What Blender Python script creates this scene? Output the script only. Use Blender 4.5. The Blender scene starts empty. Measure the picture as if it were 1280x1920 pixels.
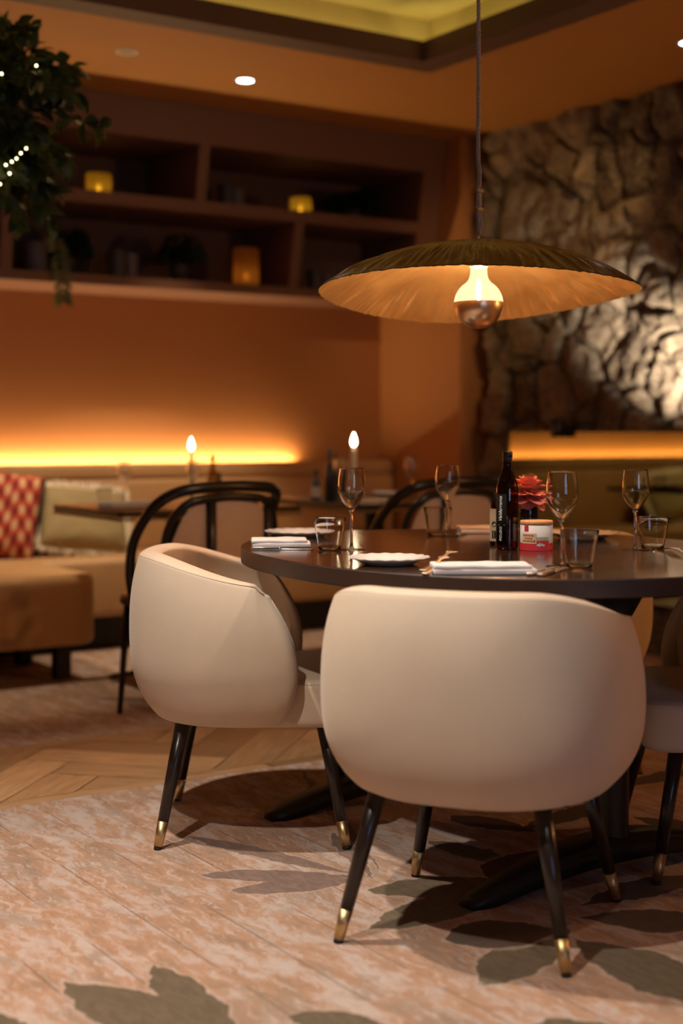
import bpy, bmesh, math, random
from math import sin, cos, pi, radians, sqrt, atan2
from mathutils import Vector, Matrix, noise
random.seed(7)
S = bpy.context.scene
COL = S.collection
# ------------------------------------------------------------------ camera
FPX, PITCH, YAW, CH = 2667.0, math.atan(152 / 2667.0), radians(33.5), 1.06
cd = bpy.data.cameras.new('camera'); cam = bpy.data.objects.new('camera', cd); COL.objects.link(cam)
cam.location = (0, 0, CH); cam.rotation_euler = (pi / 2 - PITCH, 0, -YAW)
cd.sensor_fit = 'VERTICAL'; cd.sensor_height = 36; cd.sensor_width = 24; cd.lens = FPX * 36 / 1920
cd.dof.use_dof = True; cd.dof.focus_distance = 3.55; cd.dof.aperture_fstop = 1.5; cd.clip_start = .05
S.camera = cam
S.view_settings.view_transform = 'Standard'; S.view_settings.look = 'None'
S.view_settings.gamma = 1; S.view_settings.use_curve_mapping = False; S.view_settings.exposure = 0.0

def _ray(px, py):
    a = (px - 640) / FPX; b = (960 - py) / FPX
    fw = cos(PITCH) + b * sin(PITCH); up = -sin(PITCH) + b * cos(PITCH)
    return Vector((cos(YAW) * a + sin(YAW) * fw, -sin(YAW) * a + cos(YAW) * fw, up))
def at(px, py, z=0.0):
    r = _ray(px, py); t = (z - CH) / r.z
    return Vector((r.x * t, r.y * t, z))
def at_y(px, py, Y):
    r = _ray(px, py); t = Y / r.y
    return Vector((r.x * t, Y, CH + r.z * t))
def at_x(px, py, X):
    r = _ray(px, py); t = X / r.x
    return Vector((X, r.y * t, CH + r.z * t))
def at_d(px, py, d):
    r = _ray(px, py); return Vector((r.x * d, r.y * d, CH + r.z * d))
def camdir(x, z):                       # camera right / forward -> room heading
    X = cos(YAW) * x + sin(YAW) * z; Y = -sin(YAW) * x + cos(YAW) * z
    return atan2(Y, X)

# ------------------------------------------------------------------ objects
def link(name, bm, m=None, parent=None, smooth=True, loc=None, rot=None, kind=None, bevel=None, sub=0):
    me = bpy.data.meshes.new(name)
    if smooth:
        for f in bm.faces: f.smooth = True
    bm.normal_update(); bm.to_mesh(me); bm.free()
    o = bpy.data.objects.new(name, me); COL.objects.link(o)
    if m:
        for mm in (m if isinstance(m, (list, tuple)) else [m]): me.materials.append(mm)
    if parent: o.parent = parent
    if loc is not None: o.location = loc
    if rot is not None: o.rotation_euler = rot
    if kind: o['kind'] = kind
    if bevel:
        b = o.modifiers.new('b', 'BEVEL'); b.width = bevel; b.segments = 3; b.limit_method = 'ANGLE'; b.angle_limit = radians(40)
    if sub:
        s = o.modifiers.new('s', 'SUBSURF'); s.levels = sub; s.render_levels = sub
    return o
def thing(name, label, cat, loc=(0, 0, 0), rz=0, group=None):
    o = bpy.data.objects.new(name, None); COL.objects.link(o)
    o.location = loc; o.rotation_euler = (0, 0, rz); o['label'] = label; o['category'] = cat
    if group: o['group'] = group
    return o
def tag(o, label, cat, group=None):
    o['label'] = label; o['category'] = cat
    if group: o['group'] = group
    return o
def dup(src, loc=None, rz=None, label=None, parent=None):
    r = src.copy(); COL.objects.link(r)
    if parent: r.parent = parent
    if loc is not None: r.location = loc
    if rz is not None: r.rotation_euler = (0, 0, rz)
    if label: r['label'] = label
    for ch in list(src.children): dup(ch, parent=r)
    return r
# ------------------------------------------------------------------ mesh helpers
def box(bm, x0, x1, y0, y1, z0, z1):
    v = [bm.verts.new(p) for p in ((x0, y0, z0), (x1, y0, z0), (x1, y1, z0), (x0, y1, z0), (x0, y0, z1), (x1, y0, z1), (x1, y1, z1), (x0, y1, z1))]
    for q in ((3, 2, 1, 0), (4, 5, 6, 7), (0, 1, 5, 4), (1, 2, 6, 5), (2, 3, 7, 6), (3, 0, 4, 7)):
        bm.faces.new([v[i] for i in q])
    return v
def mbox(*a):
    bm = bmesh.new(); box(bm, *a); return bm
def lathe(prof, n=48, bm=None, mod=None, cap=True, closed=False):
    bm = bm or bmesh.new(); rings = []
    for k, (r, z) in enumerate(prof):
        if r < 1e-6: rings.append([bm.verts.new((0, 0, z))]); continue
        ring = []
        for i in range(n):
            a = 2 * pi * i / n; rr, zz = (r, z) if mod is None else mod(r, z, a, k)
            ring.append(bm.verts.new((rr * cos(a), rr * sin(a), zz)))
        rings.append(ring)
    for A, B in zip(rings, rings[1:]):
        if len(A) == 1 and len(B) == 1: continue
        for i in range(n):
            j = (i + 1) % n
            if len(A) == 1: bm.faces.new((A[0], B[j], B[i]))
            elif len(B) == 1: bm.faces.new((A[i], A[j], B[0]))
            else: bm.faces.new((A[i], A[j], B[j], B[i]))
    if closed:
        for i in range(n): j = (i + 1) % n; bm.faces.new((rings[-1][i], rings[-1][j], rings[0][j], rings[0][i]))
    if cap:
        for R, rev in ((rings[0], True), (rings[-1], False)):
            if len(R) > 1: bm.faces.new(R[::-1] if rev else R)
    bmesh.ops.recalc_face_normals(bm, faces=bm.faces)
    return bm
def tube(pts, rad, n=10, bm=None, close=False, flat=1.0):
    bm = bm or bmesh.new(); pts = [Vector(p) for p in pts]; N = len(pts); rings = []
    up = Vector((0, 0, 1))
    prev = None
    for i, p in enumerate(pts):
        if close: t = pts[(i + 1) % N] - pts[i - 1]
        else: t = pts[min(i + 1, N - 1)] - pts[max(i - 1, 0)]
        t.normalize()
        if prev is None:
            a = t.cross(up) if abs(t.z) < .95 else t.cross(Vector((1, 0, 0)))
        else:
            a = prev - t * prev.dot(t)
        a.normalize(); b = t.cross(a); prev = a
        r = rad(i / max(1, N - 1)) if callable(rad) else rad
        rings.append([bm.verts.new(p + a * (r * cos(2 * pi * k / n)) + b * (r * flat * sin(2 * pi * k / n))) for k in range(n)])
    M = N if close else N - 1
    for i in range(M):
        A, B = rings[i], rings[(i + 1) % N]
        for k in range(n):
            bm.faces.new((A[k], A[(k + 1) % n], B[(k + 1) % n], B[k]))
    if not close:
        bm.faces.new(rings[0][::-1]); bm.faces.new(rings[-1])
    bmesh.ops.recalc_face_normals(bm, faces=bm.faces)
    return bm
def smoothpath(pts, m=8):
    P = [Vector(p) for p in pts]; out = []
    for i in range(len(P) - 1):
        p0, p1, p2, p3 = P[max(i - 1, 0)], P[i], P[i + 1], P[min(i + 2, len(P) - 1)]
        for k in range(m):
            t = k / m
            out.append(.5 * ((2 * p1) + (p2 - p0) * t + (2 * p0 - 5 * p1 + 4 * p2 - p3) * t * t + (3 * p1 - p0 - 3 * p2 + p3) * t ** 3))
    out.append(P[-1]); return out
def rbox(sx, sy, sz, r, seg=4, cuts=0):
    bm = bmesh.new(); bmesh.ops.create_cube(bm, size=1)
    for v in bm.verts: v.co = Vector((v.co.x * sx, v.co.y * sy, v.co.z * sz + sz / 2))
    bmesh.ops.bevel(bm, geom=bm.edges[:] + bm.verts[:], offset=r, segments=seg, profile=.5, affect='EDGES')
    return bm
def rrect_prism(x0, x1, y0, y1, z0, z1, rs, redge, n=8):
    """box with rounded plan corners (rs per corner: x0y0,x1y0,x1y1,x0y1) and softened top/bottom edges"""
    cs = [(x0 + rs[0], y0 + rs[0], rs[0], pi), (x1 - rs[1], y0 + rs[1], rs[1], 1.5 * pi), (x1 - rs[2], y1 - rs[2], rs[2], 0), (x0 + rs[3], y1 - rs[3], rs[3], .5 * pi)]
    def outline(ins):
        o = []
        for cx, cy, r, a0 in cs:
            rr = max(r - ins, .001)
            sx = 1 if cx > (x0 + x1) / 2 else -1; sy = 1 if cy > (y0 + y1) / 2 else -1
            ex = cx + (0 if r > ins else -sx * (ins - r)); ey = cy + (0 if r > ins else -sy * (ins - r))
            for k in range(n + 1):
                a = a0 + k * pi / 2 / n; o.append((ex + rr * cos(a), ey + rr * sin(a)))
        return o
    bm = bmesh.new(); lv = []
    for k in range(6): a = k / 5 * pi / 2; lv.append((redge * (1 - sin(a)), z0 + redge * (1 - cos(a))))
    for k in range(6): a = k / 5 * pi / 2; lv.append((redge * (1 - cos(a)), z1 - redge * (1 - sin(a))))
    rings = [[bm.verts.new((x, y, z)) for x, y in outline(i)] for i, z in lv]
    for A, B in zip(rings, rings[1:]):
        for i in range(len(A)):
            j = (i + 1) % len(A); bm.faces.new((A[i], A[j], B[j], B[i]))
    bm.faces.new(rings[0][::-1]); bm.faces.new(rings[-1])
    bmesh.ops.recalc_face_normals(bm, faces=bm.faces)
    return bm
def text_bm(s, size, ext=.0004, shear=0.0, font_align='CENTER'):
    cu = bpy.data.curves.new('txt', 'FONT'); cu.body = s; cu.size = size; cu.extrude = ext; cu.align_x = font_align; cu.shear = shear; cu.resolution_u = 3
    o = bpy.data.objects.new('txt', cu); COL.objects.link(o)
    dg = bpy.context.evaluated_depsgraph_get(); me = bpy.data.meshes.new_from_object(o.evaluated_get(dg))
    bm = bmesh.new(); bm.from_mesh(me)
    bpy.data.objects.remove(o); bpy.data.curves.remove(cu); bpy.data.meshes.remove(me)
    return bm
def wrap(bm, R, ang, z, vertical=False):
    """lay flat lettering (x right, y up) onto an upright cylinder of radius R, centred on heading ang"""
    for v in bm.verts:
        x, y, d = v.co
        if vertical: x, y = -y, x
        a = ang + x / R; v.co = Vector(((R + d) * cos(a), (R + d) * sin(a), z + y))
    return bm
# ------------------------------------------------------------------ materials
class NT:
    def __init__(s, name):
        s.m = bpy.data.materials.new(name); s.m.use_nodes = True; s.t = s.m.node_tree; s.t.nodes.clear()
        s.out = s.t.nodes.new('ShaderNodeOutputMaterial')
    def n(s, typ, **kw):
        nd = s.t.nodes.new(typ)
        for k, v in kw.items():
            if k.startswith('i_'):
                key = k[2:].replace('_', ' ')
                s.set(nd.inputs[int(key)] if key.isdigit() else nd.inputs[key], v)
            else: setattr(nd, k, v)
        return nd
    def set(s, inp, v):
        if isinstance(v, bpy.types.NodeSocket): s.t.links.new(v, inp)
        elif isinstance(v, tuple) and len(v) == 3 and inp.type == 'RGBA': inp.default_value = (*v, 1)
        else: inp.default_value = v
    def math(s, op, a, b=0.0, c=None):
        nd = s.n('ShaderNodeMath', operation=op); s.set(nd.inputs[0], a); s.set(nd.inputs[1], b)
        if c is not None: s.set(nd.inputs[2], c)
        return nd.outputs[0]
    def mix(s, f, a, b, mode='MIX'):
        nd = s.n('ShaderNodeMix', data_type='RGBA', blend_type=mode); s.set(nd.inputs[0], f); s.set(nd.inputs[6], a); s.set(nd.inputs[7], b)
        return nd.outputs[2]
    def ramp(s, f, stops):
        nd = s.n('ShaderNodeValToRGB'); e = nd.color_ramp.elements
        while len(e) < len(stops): e.new(.5)
        for k, (p, c) in enumerate(stops):
            e[k].position = p; e[k].color = (*c, 1) if isinstance(c, tuple) else (c, c, c, 1)
        s.set(nd.inputs[0], f); return nd.outputs[0]
    def noise(s, vec, scale, detail=3, rough=.5, dist=0.0):
        nd = s.n('ShaderNodeTexNoise'); s.set(nd.inputs['Vector'], vec); nd.inputs['Scale'].default_value = scale
        nd.inputs['Detail'].default_value = detail; nd.inputs['Roughness'].default_value = rough; nd.inputs['Distortion'].default_value = dist
        return nd.outputs[0]
    def obj(s): return s.n('ShaderNodeTexCoord').outputs['Object']
    def map(s, v, loc=(0, 0, 0), rot=(0, 0, 0), sc=(1, 1, 1), typ='POINT'):
        nd = s.n('ShaderNodeMapping', vector_type=typ); s.set(nd.inputs['Vector'], v)
        nd.inputs['Location'].default_value = loc; nd.inputs['Rotation'].default_value = rot; nd.inputs['Scale'].default_value = sc
        return nd.outputs[0]
    def bsdf(s, col, rough=.5, metal=0.0, bump=None, bstr=.2, bdist=.002, **kw):
        p = s.n('ShaderNodeBsdfPrincipled'); s.set(p.inputs['Base Color'], col); s.set(p.inputs['Roughness'], rough); s.set(p.inputs['Metallic'], metal)
        for k, v in kw.items(): s.set(p.inputs[k.replace('_', ' ')], v)
        if bump is not None:
            b = s.n('ShaderNodeBump'); b.inputs['Strength'].default_value = bstr; b.inputs['Distance'].default_value = bdist
            s.set(b.inputs['Height'], bump); s.set(p.inputs['Normal'], b.outputs[0])
        return p
    def done(s, sh):
        s.t.links.new(sh.outputs[0] if hasattr(sh, 'outputs') else sh, s.out.inputs['Surface']); return s.m
def simple(name, col, rough=.5, metal=0.0, var=.12, vs=6, bs=0, bstr=.15, bd=.001, **kw):
    t = NT(name); v = t.obj(); c = t.noise(v, vs, 4)
    dark = tuple(x * (1 - var) for x in col); lite = tuple(min(1, x * (1 + var)) for x in col)
    b = t.noise(v, bs, 3) if bs else None
    return t.done(t.bsdf(t.mix(c, dark, lite), rough, metal, b, bstr, bd, **kw))
def emit(name, col, strength):
    t = NT(name); e = t.n('ShaderNodeEmission'); t.set(e.inputs[0], col); e.inputs[1].default_value = strength
    return t.done(e)
def glassm(name, col=(1, 1, 1), rough=0.0, ior=1.48):
    t = NT(name); v = t.obj()
    g = t.n('ShaderNodeBsdfGlass'); t.set(g.inputs['Color'], col); g.inputs['Roughness'].default_value = rough; g.inputs['IOR'].default_value = ior
    return t.done(g)
def thinglass(name, tint=(.965, .96, .945), ior=2.0):
    t = NT(name); lw = t.n('ShaderNodeFresnel'); bf = t.n('ShaderNodeNewGeometry').outputs['Backfacing']
    t.set(lw.inputs[0], t.math('ADD', ior, t.math('MULTIPLY', bf, 1 / ior - ior)))      # same reflection from either side of the thin wall
    fc = t.n('ShaderNodeLayerWeight'); fc.inputs[0].default_value = .5; ed = t.ramp(fc.outputs[1], [(.62, 0.0), (.97, 1.0)])
    a = t.n('ShaderNodeBsdfTransparent'); t.set(a.inputs[0], t.mix(ed, tint, tuple(x * .55 for x in tint))); g = t.n('ShaderNodeBsdfGlossy'); g.inputs['Roughness'].default_value = .03
    m = t.n('ShaderNodeMixShader'); t.t.links.new(lw.outputs[0], m.inputs[0]); t.t.links.new(a.outputs[0], m.inputs[1]); t.t.links.new(g.outputs[0], m.inputs[2])
    return t.done(m)

M = {}
M['wall'] = simple('ochre_paint', (.41, .168, .052), .62, var=.05, vs=3, bs=90, bstr=.06)
M['ceil'] = simple('ochre_ceiling_paint', (.42, .18, .037), .62, var=.05, vs=3)
M['shelfp'] = simple('terracotta_lacquer', (.165, .074, .042), .5, var=.05, vs=3)
M['shelfback'] = simple('brown_back_panel', (.12, .06, .042), .7, var=.08)
M['coffer'] = simple('cream_ceiling', (.50, .40, .17), .7, var=.04)
M['lip'] = simple('dark_brown_trim', (.10, .048, .03), .55, var=.05)
M['chair'] = simple('beige_velour', (.58, .455, .335), .62, var=.07, vs=9, bs=260, bstr=.12, Sheen_Weight=.15)
M['piping'] = simple('beige_piping', (.56, .42, .31), .6, var=.05)
M['blackwood'] = simple('espresso_wood', (.018, .011, .008), .28, var=.3, vs=20)
M['brass'] = simple('brushed_brass', (.60, .44, .22), .40, 1.0, var=.1, vs=40)
M['rubber'] = simple('black_rubber', (.012, .011, .01), .7)
M['iron'] = simple('black_cast_iron', (.016, .014, .012), .38, .3, var=.2, bs=60, bstr=.1)
M['leather'] = simple('tan_leather', (.50, .285, .125), .5, var=.08, vs=5, bs=180, bstr=.1)
M['plinth'] = simple('black_plinth', (.012, .010, .009), .6)
M['china'] = simple('white_china', (.64, .60, .57), .12, var=.02)
M['linen'] = simple('white_linen', (.64, .585, .575), .85, var=.04, vs=30, bs=700, bstr=.2)
M['steel'] = simple('polished_steel', (.70, .67, .64), .26, 1.0, var=.05)
M['glass'] = glassm('clear_glass', (.985, .985, .98))
M['thin'] = thinglass('thin_clear_glass')
M['bottle'] = thinglass('dark_bottle_glass', (.34, .15, .045), 1.75)
M['olive'] = thinglass('olive_glass', (.62, .46, .09), 1.6)
M['black'] = simple('black_plastic', (.012, .012, .014), .3)
M['label_black'] = simple('matte_black_label', (.008, .008, .008), .85, Specular_IOR_Level=.05)
M['label_white'] = simple('paper_label', (.50, .46, .45), .6, var=.05)
M['letter'] = simple('pale_lettering', (.75, .72, .62), .5)
M['green_line'] = simple('olive_green_print', (.30, .34, .05), .5)
M['tanpaper'] = simple('aged_paper_label', (.36, .27, .17), .6)
M['cork'] = simple('cork', (.52, .27, .12), .85, var=.35, vs=160, bs=200, bstr=.4)
M['red'] = simple('red_print', (.52, .025, .035), .45, var=.05)
M['tanlabel'] = simple('kraft_print', (.62, .40, .22), .5)
M['redtext'] = simple('dark_red_print', (.30, .03, .03), .5)
M['greyprint'] = simple('grey_print', (.33, .35, .28), .6, var=.5, vs=300)
M['vase'] = simple('black_glass_vase', (.012, .013, .02), .08, var=.1)
M['petal'] = simple('coral_petal', (.88, .30, .26), .6, var=.25, vs=40)
M['petal2'] = simple('peach_petal', (.85, .38, .20), .6, var=.3, vs=40)
M['heart'] = simple('olive_flower_heart', (.30, .26, .06), .7, var=.4, vs=120)
M['wax'] = simple('ivory_wax', (.72, .63, .48), .5, var=.03, Subsurface_Weight=.2)
M['flame'] = emit('candle_flame', (1, .82, .5), 28)
M['rope'] = simple('grey_wire_rope', (.36, .33, .31), .5, .1, var=.2, vs=60)
M['bentwood'] = simple('black_bentwood', (.012, .010, .009), .3, var=.2)
M['pot'] = simple('dark_stoneware', (.05, .045, .045), .5, var=.2)
M['potg'] = simple('grey_stoneware', (.13, .11, .115), .5, var=.2)
M['stem'] = simple('brown_stem', (.06, .04, .02), .7)
M['wire'] = simple('green_wire', (.03, .035, .02), .6)
M['basket'] = simple('woven_basket', (.16, .09, .04), .8, var=.3, vs=60)
M['fairy'] = emit('fairy_light', (1, .80, .38), 9)
M['led'] = emit('led_strip', (1, .70, .30), 3)
M['led2'] = emit('cove_led', (1, .78, .24), 2)
M['disc'] = emit('downlight_lens', (.92, .93, 1), 14)
M['offdisc'] = simple('unlit_lens', (.5, .4, .3), .3)
M['white_ring'] = simple('white_trim_ring', (.7, .66, .6), .4)
M['olivec'] = simple('olive_linen', (.34, .255, .12), .85, var=.15, vs=14, bs=300, bstr=.3)
M['fringe'] = simple('cream_fringe', (.85, .74, .57), .9, var=.2, vs=60, bs=120, bstr=.6)
M['blackcloth'] = simple('black_cloth', (.012, .010, .010), .9)
M['gloss_top'] = simple('bistro_top', (.030, .016, .010), .34, var=.2)
M['beads'] = simple('bronze_beading', (.40, .26, .11), .4, .6, var=.4, vs=80)
M['plasterback'] = simple('grey_brown_plaster', (.13, .08, .045), .9)

def leafmat(name, c1, c2):
    t = NT(name); r = t.n('ShaderNodeTexCoord').outputs['Object']
    col = t.mix(t.ramp(t.noise(r, 9, 2), [(.35, 0.0), (.65, 1.0)]), c1, c2)
    return t.done(t.bsdf(col, .5, Subsurface_Weight=.0))
M['leaf'] = leafmat('ficus_leaf', (.022, .042, .012), (.10, .135, .030))
M['leafd'] = leafmat('dark_fern_leaf', (.016, .034, .016), (.035, .06, .028))
M['leafp'] = leafmat('trailing_leaf', (.05, .085, .025), (.14, .17, .055))

def shade_mat(name, c, clear):
    """tinted glass or wax wall that lets the light of its flame through"""
    t = NT(name); tr = t.n('ShaderNodeBsdfTranslucent'); t.set(tr.inputs[0], c); tp = t.n('ShaderNodeBsdfTransparent'); t.set(tp.inputs[0], c)
    df = t.n('ShaderNodeBsdfPrincipled'); t.set(df.inputs['Base Color'], tuple(x * .5 for x in c)); df.inputs['Roughness'].default_value = .3
    m1 = t.n('ShaderNodeMixShader'); m1.inputs[0].default_value = clear; t.t.links.new(tr.outputs[0], m1.inputs[1]); t.t.links.new(tp.outputs[0], m1.inputs[2])
    m2 = t.n('ShaderNodeMixShader'); m2.inputs[0].default_value = .2; t.t.links.new(m1.outputs[0], m2.inputs[1]); t.t.links.new(df.outputs[0], m2.inputs[2])
    return t.done(m2)
M['amber'] = shade_mat('amber_votive', (.90, .60, .09), .35)
M['pillar'] = shade_mat('wax_pillar', (.75, .30, .07), .12)
M['tflame'] = emit('tea_light_flame', (1, .66, .16), 5)
def walnut():
    t = NT('dark_walnut'); v = t.map(t.obj(), sc=(1.2, 14, 14)); n = t.noise(v, 3.0, 6, .6, .4)
    col = t.ramp(n, [(.3, (.015, .006, .0035)), (.55, (.032, .0135, .0065)), (.75, (.046, .021, .010))])
    r = t.math('ADD', t.math('MULTIPLY', n, .12), .12)
    return t.done(t.bsdf(col, r, 0, n, .08, .001, Coat_Weight=.5, Coat_Roughness=.12))
M['walnut'] = walnut()
M['walnut_edge'] = simple('walnut_edge_band', (.036, .017, .010), .5, var=.3, vs=12)
def cane():
    t = NT('woven_cane'); v = t.obj(); w = t.n('ShaderNodeTexVoronoi'); t.set(w.inputs['Vector'], v); w.inputs['Scale'].default_value = 210
    col = t.mix(t.ramp(w.outputs[0], [(.25, 0.0), (.5, 1.0)]), (.42, .31, .24), (.52, .40, .32))
    return t.done(t.bsdf(col, .7))
M['cane'] = cane()
def redpat():
    t = NT('red_patterned_weave'); v = t.map(t.obj(), rot=(0, .22, 0), sc=(30, 1, 15)); sp = t.n('ShaderNodeSeparateXYZ'); t.set(sp.inputs[0], v)
    a = t.math('SINE', t.math('MULTIPLY', sp.outputs[0], pi)); b = t.math('SINE', t.math('ADD', t.math('MULTIPLY', sp.outputs[2], pi), t.math('MULTIPLY', t.math('SINE', t.math('MULTIPLY', sp.outputs[0], pi / 2)), .6)))
    m = t.math('MULTIPLY', a, b)
    col = t.ramp(t.math('ADD', t.math('MULTIPLY', m, .5), .5), [(.18, (.16, .012, .010)), (.36, (.42, .050, .025)), (.62, (.50, .085, .04)), (.80, (.62, .42, .22))])
    return t.done(t.bsdf(col, .85, 0, t.noise(t.obj(), 200, 2), .3))
M['redpat'] = redpat()
def goldleaf(name, c1, c2, r0, mt=1.0):
    t = NT(name); v = t.obj(); n = t.noise(v, 9, 6, .6)
    col = t.mix(n, c1, c2)
    return t.done(t.bsdf(col, t.math('ADD', t.math('MULTIPLY', n, .25), r0), mt))
M['gold'] = goldleaf('gold_leaf', (.74, .40, .14), (.98, .64, .30), .21, .92)
M['bronze'] = goldleaf('dark_bronze', (.12, .075, .025), (.30, .20, .065), .13)
M['goldmirror'] = simple('bronze_mirror', (.97, .72, .48), .33, 1.0, var=.05)
def stone():
    t = NT('rubble_stone'); v = t.obj(); n = t.noise(v, 7, 8, .65); n2 = t.noise(v, 42, 6, .7); a = t.n('ShaderNodeAttribute', attribute_name='tone').outputs['Fac']
    c = t.mix(a, (.075, .042, .019), (.29, .19, .098))
    c = t.mix(t.ramp(n, [(.38, 0.0), (.62, 1.0)]), t.mix(.5, c, (.075, .042, .022)), c)
    c = t.mix(t.math('MULTIPLY', t.ramp(n2, [(.45, 0.0), (.7, 1.0)]), .5), c, (.44, .34, .22))
    return t.done(t.bsdf(c, .9, 0, t.math('ADD', n, t.math('MULTIPLY', n2, .6)), .8, .02))
M['stone'] = stone()
def darkmirror():
    t = NT('smoked_mirror'); a = t.n('ShaderNodeBsdfGlossy'); t.set(a.inputs[0], t.mix(t.noise(t.obj(), 3), (.20, .19, .11), (.26, .25, .14))); a.inputs['Roughness'].default_value = .02
    return t.done(a)
M['mirror'] = darkmirror()
def skyglass():
    return emit('daylight_pane', (.42, .62, 1.0), 4.6)
M['day'] = skyglass()
def parquet():
    t = NT('oak_parquet'); tone = t.n('ShaderNodeAttribute', attribute_name='tone'); uv = t.n('ShaderNodeAttribute', attribute_name='grain').outputs['Vector']
    n = t.noise(t.map(uv, sc=(5, 60, 1)), 1.0, 5, .6, 1.0)
    base = t.mix(tone.outputs['Fac'], (.22, .11, .048), (.66, .385, .19))
    col = t.mix(t.ramp(n, [(.3, 0.0), (.7, 1.0)]), t.mix(.6, base, (.17, .085, .035)), base)
    return t.done(t.bsdf(col, .45, 0, n, .15, .001))
M['parquet'] = parquet()

# carpet: marbled peach weave, printed plank seams, printed leaves (given as base, tip, half-width, tone)
LEAVES = []
def leaf(b, tip, w, tone):
    LEAVES.append((at(*b), at(*tip), w, tone))
# pale taupe spray left of the front chair
leaf((700, 1648), (345, 1566), .035, 0); leaf((690, 1645), (372, 1640), .050, 0); leaf((690, 1648), (430, 1672), .050, 0)
leaf((705, 1650), (620, 1560), .030, 0); leaf((720, 1640), (560, 1440), .022, 0)
# olive leaves along the near edge
leaf((540, 2010), (118, 1842), .085, 1); leaf((470, 1975), (285, 1808), .050, 1); leaf((760, 1935), (540, 1905), .05, 1)
leaf((60, 1960), (-60, 1898), .05, 1); leaf((200, 1990), (40, 1935), .04, 0)
# dark leaves beneath the table
leaf((1000, 1650), (688, 1672), .075, 1); leaf((1010, 1640), (690, 1745), .075, 1); leaf((1000, 1630), (800, 1575), .05, 1)
leaf((1010, 1560), (840, 1530), .06, 2); leaf((1040, 1590), (920, 1650), .09, 2); leaf((960, 1560), (1160, 1500), .05, 2)
leaf((1060, 1740), (830, 1760), .09, 2); leaf((1070, 1730), (900, 1850), .07, 1); leaf((1080, 1700), (1300, 1640), .06, 2)
leaf((1080, 1720), (1330, 1730), .08, 2); leaf((1070, 1760), (1300, 1850), .09, 1); leaf((1400, 1900), (1130, 1800), .07, 1)
leaf((1150, 1480), (1300, 1440), .05, 2); leaf((1180, 1530), (1330, 1560), .06, 2); leaf((1120, 1470), (1000, 1440), .05, 2)
leaf((1150, 1920), (980, 1940), .05, 1); leaf((420, 1320), (170, 1308), .06, 0); leaf((330, 1345), (240, 1318), .05, 0)
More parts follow.
